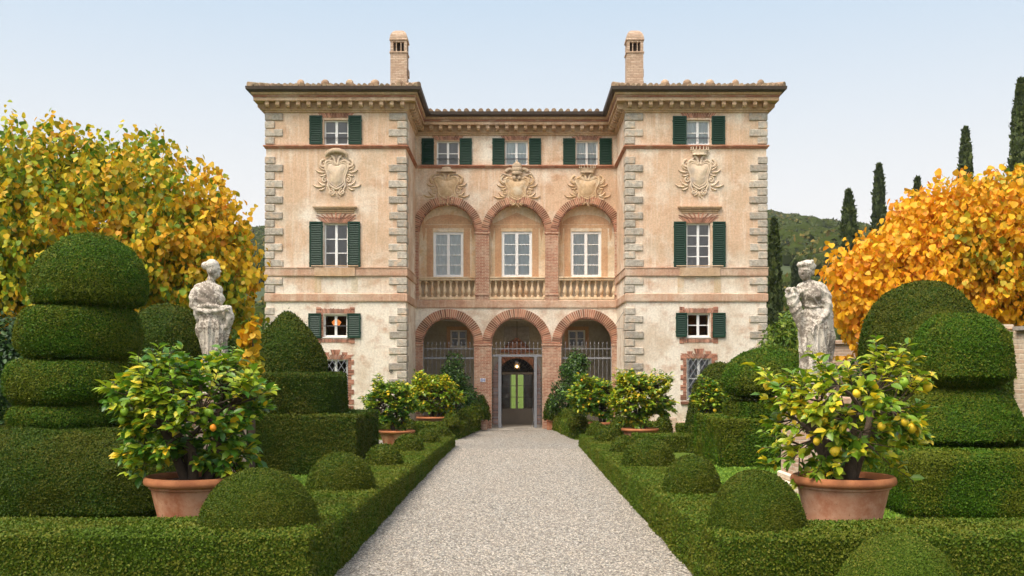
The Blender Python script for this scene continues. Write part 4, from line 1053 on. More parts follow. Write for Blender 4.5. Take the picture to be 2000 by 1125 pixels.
# --- iron railings and gate in the lower arches
def grille(x0, x1, ztop, rails, yp, gap=.13, spear=True, z0=.05):
    mb = MB(); n_ = max(1, int((x1-x0)/gap)); 
    for k in range(n_+1):
        x = x0+(x1-x0)*k/n_; mb.tube([(x,yp,z0),(x,yp,ztop)], .012, 6)
        if spear: mb.lathe([(.012,0),(.024,.03),(.001,.12)], (x,yp,ztop), 6)
    for z in rails: mb.box(x0,x1,yp-.012,yp+.012,z-.018,z+.018)
    return mb
g1 = rz(697)
for a, b in ((827,926),(1097,1194.5)):
    mb = grille(rx(a), rx(b), rz(672), [rz(681), rz(699), .25], YR+.16, .17); mb.box(rx(a),rx(b),YR+.14,YR+.18,rz(701),rz(697.5)); mb.build("iron_railing", "grey_iron", villa)
mb = grille(rx(961), rx(1059), rz(672), [rz(681)], YR+.16, .17, True, g1+.05)
mb.box(rx(961), rx(1059), YR+.12, YR+.20, g1, g1+.10, 0, .008)
for a, b in ((973.5,979.5),(1043.5,1049.5)): mb.box(rx(a), rx(b), YR+.10, YR+.22, .02, g1-.001, 0, .008)
for s_, xa in ((1, rx(963)), (-1, rx(1057))):
    for k in range(5): x = xa+s_*k*.055; mb.tube([(x,YR+.16,.03),(x,YR+.16,g1)], .010, 6)
    for z in (.3,.5,1.55,1.72): mb.box(min(xa,xa+s_*.23),max(xa,xa+s_*.23),YR+.15,YR+.17,z-.012,z+.012)
    mb.tube([(xa+s_*.35,YR+.2,.9),(xa+s_*.30,YR+.1,.4),(xa+s_*.42,YR+.05,.03)], .012, 6)
mb.build("gate_frame", "grey_iron", villa)
for s_, xa in ((1, rx(980)), (-1, rx(1043))):      # leaves folded inwards
    mb = MB()
    for k in range(8):
        y = YR+.24+k*.085; x = xa-s_*.05*(k/8); mb.tube([(x,y,.08),(x,y,g1-.05)], .011, 6)
    for z in (.1,.6,1.5,g1-.06): mb.tube([(xa,YR+.22,z),(xa-s_*.05,YR+.86,z)], .016, 6)
    mb.build("gate_leaf", "iron", villa)
# house number plate
mb = MB(); mb.box(rx(938.5), rx(948.5), YR-.062, YR-.047, rz(746), rz(739), 0, .004); o = mb.build("house_number", "plate_white", villa)
cu = bpy.data.curves.new("digits", 'FONT'); cu.body = "84"; cu.size = .19; cu.align_x = 'CENTER'; cu.align_y = 'CENTER'; cu.extrude = .002
to = link(bpy.data.objects.new("digits", cu)); to.location = (0,0,0); to.rotation_euler = (R(90),0,0)
bpy.context.view_layer.update(); me = bpy.data.meshes.new_from_object(to.evaluated_get(bpy.context.evaluated_depsgraph_get())); bpy.data.objects.remove(to)
me.transform(Matrix.Translation((rx(943.5), YR-.0655, rz(742.5))) @ Matrix.Rotation(R(90),4,'X')); me.transform(Matrix.Translation(-world_loc(villa)))
me.materials.clear(); me.materials.append(MATS["plate_blue"]); td = link(bpy.data.objects.new("digits", me)); td.parent = o
# wall ring and wires
mb = MB(); P = [(fx(764)+.05*math.cos(t), YF-.03, fz(725)+.05*math.sin(t)) for t in [i*math.pi/5 for i in range(11)]]; mb.tube(P, .015, 6); mb.build("iron_ring", "iron", villa)
mb = MB(); mb.tube([(XRi,YF+.5,fz(603)),(rx(1199),YR-.03,rz(640))], .008, 5); mb.tube([(XRi,YF+.5,fz(641)),(rx(1198),YR-.03,rz(642))], .008, 5); mb.build("wire", "iron", villa)
mb = MB(); cx = fx(471+1008-1008+0) if False else fx(1342); mb.tube([(fx(1342),YF-.03,5.19),(fx(1342),YF-.03,5.9),(fx(1342),YF-.09,6.2)], .0, 4)
# hanging lantern
ln = thing("hanging_lantern", (.04, 45.4, 2.75), "lit glass lantern hanging from a long chain in the middle arch", "lantern")
mb = MB(); mb.tube([(.04,45.4,3.02),(.04,45.4,5.15)], .012, 6); mb.lathe([(.14,0),(.15,.02),(.10,.10),(.03,.15),(.001,.2)], (.04,45.4,2.84), 6)
for k in range(6): a = k*math.pi/3; mb.tube([(.04+.13*math.cos(a),45.4+.13*math.sin(a),2.85),(.04+.09*math.cos(a),45.4+.09*math.sin(a),2.55)], .007, 5)
mb.build("chain_and_frame", "iron", ln); mb = MB(); mb.ball((.04,45.4,2.70), (.04,.04,.06), 10, 8); mb.build("bulb", "lamp_glow", ln, True)
pl = bpy.data.lights.new("lantern_light", 'POINT'); pl.energy = 12; pl.color = (1,.62,.3); pl.shadow_soft_size = .06; po = link(bpy.data.objects.new("lantern_light", pl)); po.parent = ln; po.location = (0,-.12,-.05)
# lamp seen through the left window
lp = thing("ceiling_lamp", (fx(651), YF+.75, fz(622)), "orange lit lamp seen inside the small left window between shutters", "lamp")
mb = MB(); mb.lathe([(.12,-.16),(.19,-.04),(.17,.0),(.10,.06),(.03,.1)], (fx(651),YF+.75,fz(626)), 16); mb.build("lamp_shade", "shade_glow", lp, True)
mb = MB(); mb.tube([(fx(651),YF+.75,fz(626)+.1),(fx(651),YF+.75,fz(626)+1.0)], .01, 6); mb.build("cord", "iron", lp)

# ================================================================ TOPIARY AND HEDGES
def ball_shrub(px, d, z0, r_, h, label, group="clipped box domes on the path hedges", leaf="dome_leaf"):
    x = (px-1008)*d/2000; V, F = dome_geo((x,d,z0-.06), r_, r_, dome_prof(h+.06, 0, 10, 2.2), 36)
    V[:,0] += fnoise(V, int(px), 1.2)*.025
    o = clipped("clipped_dome", V, F, None, (x,d,z0), "core_box", leaf, rough=.02); tag(o, label, "dome shrub", group)
HT = [(10.9,.76),(14,.64),(21,.50),(28,.43),(33.6,.38)]
def ht(y):
    for (a,b),(c,d) in zip(HT, HT[1:]):
        if y <= c: return b+(d-b)*max(0,(y-a))/(c-a)
    return .38
# long low hedges: along the path then turning outwards at the near end
pl_ = [(-16,11.2),(-9,11.2),(-2.76,11.2),(-2.76,14),(-2.74,21),(-2.70,28),(-2.62,33.7)]
V, F = hedge_geo(pl_, .60, [.76,.76,.76,.64,.50,.43,.38], .3)
tag(clipped("low_hedge", V, F, None, (-2.62,20,0), "core_box", "box_leaf", cover=1.35, rough=.025), "long low clipped box hedge left of the gravel path, turning left at the front", "hedge", "low hedges edging the gravel path")
pr_ = [(2.68,33.7),(2.68,28),(2.69,21),(2.71,14),(2.71,11.2),(9,11.2),(16,11.2)]
V, F = hedge_geo(pr_, .60, [.38,.43,.50,.64,.74,.74,.74], .3)
tag(clipped("low_hedge", V, F, None, (2.68,20,0), "core_box", "box_leaf", cover=1.35, rough=.025), "long low clipped box hedge right of the gravel path, turning right at the front", "hedge", "low hedges edging the gravel path")
V, F = hedge_geo([(-5.2,37.9),(-2.45,37.9),(-1.95,43.4)], .45, [.58,.58,.58], .3)
tag(clipped("low_hedge", V, F, None, (-2.4,40,0), "core_box", "box_leaf", cover=1.3), "short far box hedge left of the gate, beneath three domes", "hedge", "short hedges near the villa")
V, F = hedge_geo([(2.0,43.4),(2.45,37.9),(5.6,37.9)], .45, [.58,.58,.58], .3)
tag(clipped("low_hedge", V, F, None, (2.4,40,0), "core_box", "box_leaf", cover=1.3), "short far box hedge right of the gate, at the end of the path", "hedge", "short hedges near the villa")
V, F = hedge_geo([(3.6,31.4),(5.3,31.4)], .4, [.52,.52], .3)
tag(clipped("low_hedge", V, F, None, (4.5,31.4,0), "core_box", "box_leaf"), "low cross hedge between the potted lemon and the cube topiary on the right", "hedge", "low cross hedges on the right lawn")
V, F = hedge_geo([(5.7,36.2),(9.0,36.2)], .35, [.58,.58], .3)
tag(clipped("low_hedge", V, F, None, (7,36.2,0), "core_box", "box_leaf"), "low cross hedge close to the base of the right wing", "hedge", "low cross hedges on the right lawn")
D = [(503,11.4,.60,.67,.74,"largest near box dome on the front corner of the left hedge, beside the terracotta pot"),
 (668,16.2,.58,.54,.57,"second box dome on the left path hedge, in front of the square topiary block"),
 (750,21.5,.49,.41,.42,"third box dome from the front on the left path hedge"),
 (797,25.9,.45,.38,.40,"fourth box dome on the left path hedge, in front of the terracotta pot"),
 (835,29.2,.42,.36,.41,"fifth box dome from the front on the left path hedge"),
 (861,32.6,.39,.33,.37,"farthest box dome at the end of the left long path hedge"),
 (797,37.2,.3,.34,.42,"dark box dome between the left lemon pots near the wall"),
 (882,37.4,.57,.34,.36,"nearest dome on the short far hedge left of the gate"),
 (907,39.8,.57,.33,.42,"middle dome on the short far hedge left of the gate"),
 (925,42.2,.57,.40,.58,"tall rear dome on the short far hedge left of the gate"),
 (1478,11.3,.58,.55,.76,"large near box dome on the front corner of the right hedge, beside the terracotta pot"),
 (1354,15.5,.60,.435,.56,"second box dome from the front on the right path hedge, beside the lawn strip"),
 (1267,21.1,.50,.555,.55,"wide third box dome from the front on the right path hedge, below the potted lemon"),
 (1218,25.2,.45,.33,.42,"small fourth box dome from the front on the right path hedge"),
 (1186,29.8,.42,.37,.46,"fifth box dome from the front on the right path hedge"),
 (1165,33.0,.39,.34,.45,"farthest box dome at the end of the right long path hedge"),
 (1210,34.6,.2,.39,.75,"dark rounded dome behind the right path hedge, left of the potted lemon"),
 (1128,37.6,.57,.38,.40,"front dome on the short far hedge right of the gate"),
 (1109,41.0,.57,.36,.42,"rear dome on the short far hedge right of the gate"),
 (1296,36.4,.3,.32,.60,"small dome right of the potted lemon against the wing wall"),
 (1357,31.0,.0,.27,.85,"bright green dome tucked behind the left face of the cube topiary")]
for px, d, z0, r_, h, lab in D: ball_shrub(px, d, z0, r_, h, lab)
ball_shrub(1756, 9.0, .0, .64, .985, "big box dome in the front right corner of the picture, in front of the hedge", "box domes in front of the hedge", "box_leaf")
ball_shrub(118, 8.6, .0, .62, .72, "box dome whose top just shows at the lower left picture edge", "box domes in front of the hedge")

def topiary(label, x, y, tiers, leaf="yew", cat="topiary", group=None, name="topiary_shrub"):
    root = thing(name, (x,y,0), label, cat, group); z_hi = 0
    for t in tiers: z_hi = max(z_hi, t.get('z', 0))
    mb = MB(); mb.tube([(x,y,0),(x+.03,y,max(.5,z_hi+.1))], [.16,.10], 8); mb.build("trunk", "bark", root)
    for t in tiers:
        cx, cy = x+t.get('dx',0), y+t.get('dy',0)
        if t['k'] == 'box': V, F = block_geo(cx-t['rx'],cx+t['rx'],cy-t['ry'],cy+t['ry'],t['z'],t['z']+t['h'],t.get('rd',.05),14)
        else: V, F = dome_geo((cx,cy,t['z']), t['rx'], t['ry'], t['p'](t['h']), 48, t.get('pw',2.0))
        clipped("foliage_tier", V, F, root, None, "core_green", t.get('leaf', leaf), rough=t.get('rough',.055 if t['k'] != 'box' else .028), tilt=.5 if t['k'] != 'box' else .36, cover=t.get('cover',1.5), holes=t.get('holes',0))
bullet = lambda h: [(.96,0),(1.0,h*.04),(1.0,h*.14),(.96,h*.26),(.86,h*.42),(.72,h*.58),(.54,h*.73),(.36,h*.86),(.20,h*.95),(.05,h)]
bun = lambda h: bun_prof(h)
drum = lambda h: [(.97,0),(1,h*.05),(1,h*.5),(1,h*.93),(.97,h),(.5,h*1.005)]
fulldome = lambda h: [(.55,-.06),(.72,0),(.93,h*.05),(1.0,h*.16),(1.0,h*.30),(.965,h*.45),(.88,h*.60),(.74,h*.75),(.55,h*.87),(.32,h*.96),(.05,h)]
bell = lambda h: [(.55,-.05),(.80,0),(1.0,h*.10),(.98,h*.30),(.90,h*.55),(.78,h*.80),(.62,h*.96),(.3,h*1.02)]
mound = lambda h: [(.93,0),(1,h*.1),(1,h*.38),(.97,h*.58),(.89,h*.77),(.74,h*.91),(.5,h*.985),(.1,h)]
squaredome = lambda h: [(.45,-.12),(.78,0),(1.0,h*.10),(1.0,h*.30),(.985,h*.52),(.90,h*.72),(.72,h*.88),(.48,h*.97),(.1,h)]
topiary("tall stacked yew topiary of a dome over three buns at the left edge", -7.75, 18.5, [
    dict(k='d', rx=1.01, ry=1.0, z=3.62, h=1.32, p=fulldome, dx=.05), dict(k='d', rx=1.06, ry=1.0, z=2.66, h=.92, p=bun, dx=-.14),
    dict(k='d', rx=1.12, ry=1.05, z=1.86, h=.78, p=bun, dx=-.25), dict(k='d', rx=1.05, ry=1.0, z=1.42, h=.42, p=bun, dx=-.33),
    dict(k='d', rx=2.45, ry=1.9, z=0, h=1.46, p=mound, dx=-.35, dy=-.2, pw=2.4, leaf="dark_yew", rough=.05)], "yew")
topiary("rounded yew mound standing behind the stacked topiary and left statue", -7.9, 23.2, [
    dict(k='d', rx=1.02, ry=1.0, z=2.55, h=1.43, p=fulldome), dict(k='box', rx=1.1, ry=1.1, z=0, h=2.55)], "dark_yew")
topiary("three tier yew topiary left of the path, pointed cone over drum over block", -5.80, 26.0, [
    dict(k='d', rx=.96, ry=.95, z=2.40, h=1.55, p=bullet), dict(k='d', rx=1.43, ry=1.43, z=1.40, h=1.0, p=drum, pw=3.2),
    dict(k='box', rx=2.05, ry=2.0, z=0, h=1.40)], "dark_yew")
topiary("cube based yew topiary right of the path with a domed ring on top", 7.05, 28.0, [
    dict(k='d', rx=1.36, ry=1.3, z=1.80, h=1.33, p=fulldome, dx=-.05), dict(k='d', rx=1.30, ry=1.25, z=1.24, h=.38, p=drum, dx=-.05),
    dict(k='box', rx=1.85, ry=2.0, z=0, h=1.22)], "yew")
topiary("bullet shaped yew behind the cube topiary, against the right wing", 6.95, 35.2, [dict(k='d', rx=1.12, ry=1.1, z=0, h=2.75, p=lambda h: [(1,0),(1,h*.1),(.96,h*.3),(.88,h*.5),(.74,h*.72),(.55,h*.87),(.3,h*.97),(.05,h)])], "dark_yew")
topiary("stacked yew topiary at the right edge, dome over bell over block", 7.95, 18.3, [
    dict(k='d', rx=.75, ry=.9, z=2.24, h=1.24, p=squaredome, pw=2.6), dict(k='d', rx=1.08, ry=1.1, z=1.17, h=.98, p=bell),
    dict(k='box', rx=1.75, ry=1.7, z=0, h=1.13, dx=.25, dy=-.1, rd=.22)], "yew", group=None)
topiary("wide low yew dome just behind the right stacked topiary", 9.0, 21.6, [dict(k='d', rx=.92, ry=.9, z=1.9, h=1.90, p=fulldome, dx=-.06), dict(k='box', rx=1.0, ry=1.0, z=0, h=1.9)], "dome_leaf")
topiary("largest rear yew dome in front of the orange tree", 9.6, 24.2, [dict(k='d', rx=1.46, ry=1.4, z=2.3, h=2.28, p=fulldome), dict(k='box', rx=1.5, ry=1.4, z=0, h=2.3)], "dark_yew")
# two small cones in brick coloured pots beside the gate
for px, lab, cm in ((941.5,"small clipped cone in a brick pot left of the gate","brickwork"), (1078,"small clipped cone in a red pot right of the gate","terracotta")):
    x = (px-1008)*43.4/2000; root = thing("potted_cone", (x,43.4,0), lab, "potted shrub", "clipped cones beside the gate")
    V, F = dome_geo((x,43.4,.44), .31 if px < 1000 else .36, .3, bullet(1.02 if px < 1000 else 1.1), 28); clipped("foliage", V, F, root, None, "core_green", "dark_yew")
    mb = MB(); mb.box(x-.22,x+.22,43.18,43.62,.0,.43,0,.02); mb.box(x-.25,x+.25,43.15,43.65,.36,.44,0,.02); mb.build("pot", cm, root)

# ================================================================ STATUES
def blob_statue(name, prims, origin, label, disp_seed, plinth=True):
    """prims: ('e', c, r) ellipsoids and ('c', [pts], [radii]) limbs joined into one surface"""
    mb = MB()
    for p in prims:
        if p[0] == 'e': mb.ball(p[1], p[2], 20, 14)
        elif p[0] == 'c':
            pts, rr_ = p[1], p[2]; mb.tube(pts, rr_, 12)
            mb.ball(pts[0], rr_[0], 12, 8); mb.ball(pts[-1], rr_[-1], 12, 8)
        elif p[0] == 'b': mb.box(*p[1])
    tmp = mb.build("tmp", "statue_marble"); m_ = tmp.modifiers.new("r", 'REMESH'); m_.mode = 'VOXEL'; m_.voxel_size = .011; m_.use_smooth_shade = True
    s_ = tmp.modifiers.new("s", 'SMOOTH'); s_.iterations = 1; s_.factor = .5
    bpy.context.view_layer.update(); me = bpy.data.meshes.new_from_object(tmp.evaluated_get(bpy.context.evaluated_depsgraph_get()))
    bpy.data.objects.remove(tmp)
    n_ = len(me.vertices); co = np.empty(n_*3); me.vertices.foreach_get("co", co); co = co.reshape(-1,3)
    nn = np.empty(n_*3); me.vertices.foreach_get("normal", nn); nn = nn.reshape(-1,3)
    # drapery folds: vertical ripples in the skirt, finer on the torso, none on the head
    ang = np.arctan2(co[:,1], co[:,0]); zz = co[:,2]
    head = np.clip((zz-2.18)/.08, 0, 1)
    skirt = np.clip((1.75-zz)/.3, 0, 1)
    w1 = (.5-np.abs(np.sin(ang*4.5+1.1*np.sin(zz*2.6+disp_seed)+zz*1.3))**.6)*.055 + (.5-np.abs(np.sin(ang*9+1.6*np.sin(zz*2.0)+disp_seed)))*.022
    w2 = (.5-np.abs(np.sin((zz*15+co[:,0]*9*math.sin(disp_seed)+3*np.sin(co[:,0]*4+co[:,1]*4)))))*.022
    dsp = w1*skirt + w2*(1-skirt)*(1-head) + fnoise(co, disp_seed, 9)*.006
    co = co + nn*dsp[:,None]; me.vertices.foreach_set("co", co.ravel()); me.update()
    me.materials.clear(); me.materials.append(MATS["statue_marble"]); me.polygons.foreach_set("use_smooth", [True]*len(me.polygons))
    root = thing(name, origin, label, "statue")
    o = link(bpy.data.objects.new("figure", me)); o.parent = root
    p = MB(); p.box(origin[0]-.36,origin[0]+.36,origin[1]-.34,origin[1]+.34,origin[2]-.0,origin[2]+.10,0,.02); p.build("plinth", "statue_marble", root)
K = .0105
def Q(px, py, y=0.0, c=412, b=775): return ((px-c)*K, y, (b-py)*K)
# left: woman in a cloak, seen from the side, hair in a bun, forearm across the waist
prL = [('e',Q(414,526,0),(.135,.145,.175)),('e',Q(417,534,0),(.105,.105,.125)),('e',Q(411,519,0),(.15,.155,.13)),('e',Q(397,519,.02),(.075,.08,.085)),('e',Q(427,531,0),(.03,.022,.03)),
 ('e',Q(425,539,0),(.03,.035,.025)),('e',Q(425,524,0),(.03,.07,.018)),('e',Q(412,532,-.13),(.028,.02,.045)),
 ('c',[Q(411,540),Q(408,556)],[.075,.10]),('c',[Q(386,566,-.02),Q(406,558),Q(424,568,-.02)],[.12,.12,.11]),
 ('e',Q(403,578,0),(.30,.24,.26)),('e',Q(402,592,.0),(.32,.25,.24)),('e',Q(414,584,-.02),(.24,.2,.2)),
 ('c',[Q(383,575,-.10),Q(382,596,-.14),Q(392,611,-.16)],[.13,.12,.08]),
 ('c',[Q(391,609,-.18),Q(415,611,-.22),Q(441,606,-.20)],[.080,.062,.048]),('c',[Q(441,606,-.20),Q(449,603,-.20)],[.05,.04]),
 ('c',[Q(447,601,-.22),Q(453,606,-.2)],[.018,.014]),('c',[Q(446,606,-.23),Q(451,611,-.22)],[.018,.014]),('c',[Q(444,599,-.22),Q(450,598,-.22)],[.018,.014]),('c',[Q(445,603,-.24),Q(453,602,-.23)],[.018,.014]),
 ('c',[Q(388,601,-.19),Q(412,599,-.23),Q(446,603,-.20)],[.05,.055,.04]),('c',[Q(386,596,-.2),Q(384,615,-.17),Q(388,628,-.14)],[.05,.06,.04]),
 ('c',[Q(446,605,-.1),Q(449,622,-.1),Q(444,640,-.12)],[.09,.10,.05]),('c',[Q(440,610,.02),Q(442,640,.0),Q(437,665,0)],[.11,.10,.07]),
 ('e',Q(409,620,0),(.30,.25,.24)),('e',Q(412,645,0),(.32,.27,.32)),
 ('c',[Q(411,640,0),Q(418,690,0),Q(420,735,0),Q(420,765,0)],[.31,.255,.25,.28]),
 ('c',[Q(396,630,-.15),Q(404,680,-.19),Q(409,762,-.2)],[.07,.065,.07]),('c',[Q(414,625,-.22),Q(419,690,-.24),Q(421,762,-.24)],[.04,.055,.07]),
 ('c',[Q(433,640,-.12),Q(436,700,-.13),Q(438,762,-.14)],[.08,.07,.07]),('c',[Q(436,688,-.2),Q(441,700,-.22)],[.07,.08]),('c',[Q(428,768,-.28),Q(434,769,-.32)],[.06,.04])]
blob_statue("statue", prL, (-6.23,21.0,1.93), "weathered marble woman in a cloak with hair in a bun, seen from the side", 1)
c2 = 1592
def Q2(px, py, y=0.0): return Q(px, py, y, c2, 775)
prR = [('e',Q2(1573,531,0),(.135,.14,.18)),('e',Q2(1570,536,-.04),(.10,.09,.12)),('e',Q2(1577,521,.03),(.175,.16,.14)),('e',Q2(1585,530,.06),(.08,.09,.10)),('e',Q2(1569,518,-.05),(.11,.08,.06)),
 ('e',Q2(1564,534,-.12),(.025,.035,.032)),('e',Q2(1565,541,-.11),(.035,.028,.018)),('e',Q2(1566,545,-.10),(.035,.03,.025)),('e',Q2(1570,528,-.135),(.05,.018,.014)),('e',Q2(1584,533,-.07),(.02,.02,.045)),
 ('c',[Q2(1575,543,.02),Q2(1581,560,.02)],[.075,.095]),('c',[Q2(1566,563,0),Q2(1584,557,.02),Q2(1605,566,.02)],[.11,.12,.13]),
 ('e',Q2(1585,575,-.02),(.25,.2,.20)),('e',Q2(1577,576,-.16),(.085,.07,.08)),('e',Q2(1592,577,-.16),(.085,.07,.08)),('e',Q2(1584,592,-.01),(.20,.17,.16)),
 ('c',[Q2(1570,598,-.12),Q2(1584,601,-.18),Q2(1600,598,-.12)],[.028,.03,.028]),('c',[Q2(1570,565,-.15),Q2(1583,585,-.2),Q2(1594,597,-.17)],[.03,.03,.025]),
 ('e',Q2(1589,620,0),(.27,.23,.24)),('e',Q2(1592,650,0),(.29,.25,.36)),
 ('c',[Q2(1590,640,0),Q2(1590,690,0),Q2(1592,735,0),Q2(1592,765,0)],[.31,.30,.29,.30]),
 ('c',[Q2(1572,625,-.14),Q2(1566,680,-.18),Q2(1568,762,-.2)],[.07,.09,.08]),('c',[Q2(1584,650,-.2),Q2(1580,700,-.26),Q2(1582,762,-.26)],[.05,.07,.08]),('c',[Q2(1598,640,-.2),Q2(1599,700,-.24),Q2(1601,762,-.24)],[.05,.06,.07]),
 ('c',[Q2(1604,640,-.12),Q2(1609,700,-.13),Q2(1611,762,-.14)],[.08,.08,.08]),
 # left arm of the figure: bent to the front holding the drapery
 ('c',[Q2(1607,568,0),Q2(1614,592,-.04),Q2(1611,612,-.08)],[.115,.10,.085]),('c',[Q2(1611,612,-.1),Q2(1597,626,-.24),Q2(1584,640,-.28)],[.08,.062,.045]),
 ('e',Q2(1581,644,-.28),(.055,.045,.06)),('c',[Q2(1578,645,-.3),Q2(1574,652,-.3)],[.018,.014]),('c',[Q2(1581,647,-.31),Q2(1579,655,-.31)],[.018,.014]),('c',[Q2(1584,647,-.31),Q2(1583,655,-.31)],[.018,.014]),('c',[Q2(1576,641,-.3),Q2(1571,645,-.3)],[.018,.014]),
 # cloak over the shoulder falling behind
 ('c',[Q2(1599,560,.0),Q2(1614,575,.08),Q2(1619,620,.12),Q2(1622,670,.14),Q2(1626,700,.14)],[.11,.13,.14,.13,.09]),('c',[Q2(1606,590,-.08),Q2(1616,625,-.04),Q2(1616,690,.0)],[.07,.08,.06]),
 # other arm around the horn of plenty
 ('c',[Q2(1566,566,0),Q2(1558,577,-.06),Q2(1552,583,-.1)],[.10,.085,.07]),('c',[Q2(1552,584,-.1),Q2(1556,600,-.22),Q2(1560,610,-.22)],[.065,.05,.045]),
 ('c',[Q2(1545,580,-.12),Q2(1551,608,-.14),Q2(1559,632,-.15),Q2(1566,655,-.16),Q2(1570,668,-.17)],[.14,.12,.095,.065,.03]),
 ('c',[Q2(1534,577,-.12),Q2(1546,580,-.25),Q2(1557,578,-.12)],[.04,.045,.04])]
rr = random.Random(5)
for k in range(26):
    a = rr.uniform(0,6.28); q_ = rr.uniform(0,1)**.5; prR.append(('e', Q2(1545+17*q_*math.cos(a), 571-8*abs(math.sin(a))*q_+2, -.12+.14*q_*math.sin(a)), (rr.uniform(.035,.055),)*3))
for k in range(22): a = rr.uniform(0,6.28); prR.append(('e', Q2(1576+15*math.cos(a), 519-6*abs(math.sin(a))+rr.uniform(-3,5), .02+.12*math.sin(a)), (.04,.04,.035)))
blob_statue("statue", prR, (6.13,21.0,1.93), "weathered marble woman holding a horn of plenty full of fruit", 4)
for x, lab in ((-6.23,"brick and stone pedestal under the cloaked statue on the left"), (6.13,"brick and stone pedestal under the horn of plenty statue on the right")):
    root = thing("statue_pedestal", (x,21,0), lab, "pedestal", "pedestals of the garden statues")
    mb = MB(); mb.box(x-.54,x+.54,20.44,21.60,.36,1.70); mb.build("shaft", "old_brick", root)
    mb = MB(); mb.box(x-.68,x+.68,20.30,21.74,0,.22,0,.02); mb.box(x-.61,x+.61,20.37,21.67,.221,.36,0,.03); mb.build("base", "pale_wall", root)
    mb = MB(); mb.box(x-.59,x+.59,20.40,21.64,1.701,1.79,0,.02); mb.box(x-.65,x+.65,20.34,21.70,1.791,1.93,0,.02); mb.build("cap", "band_stone", root)

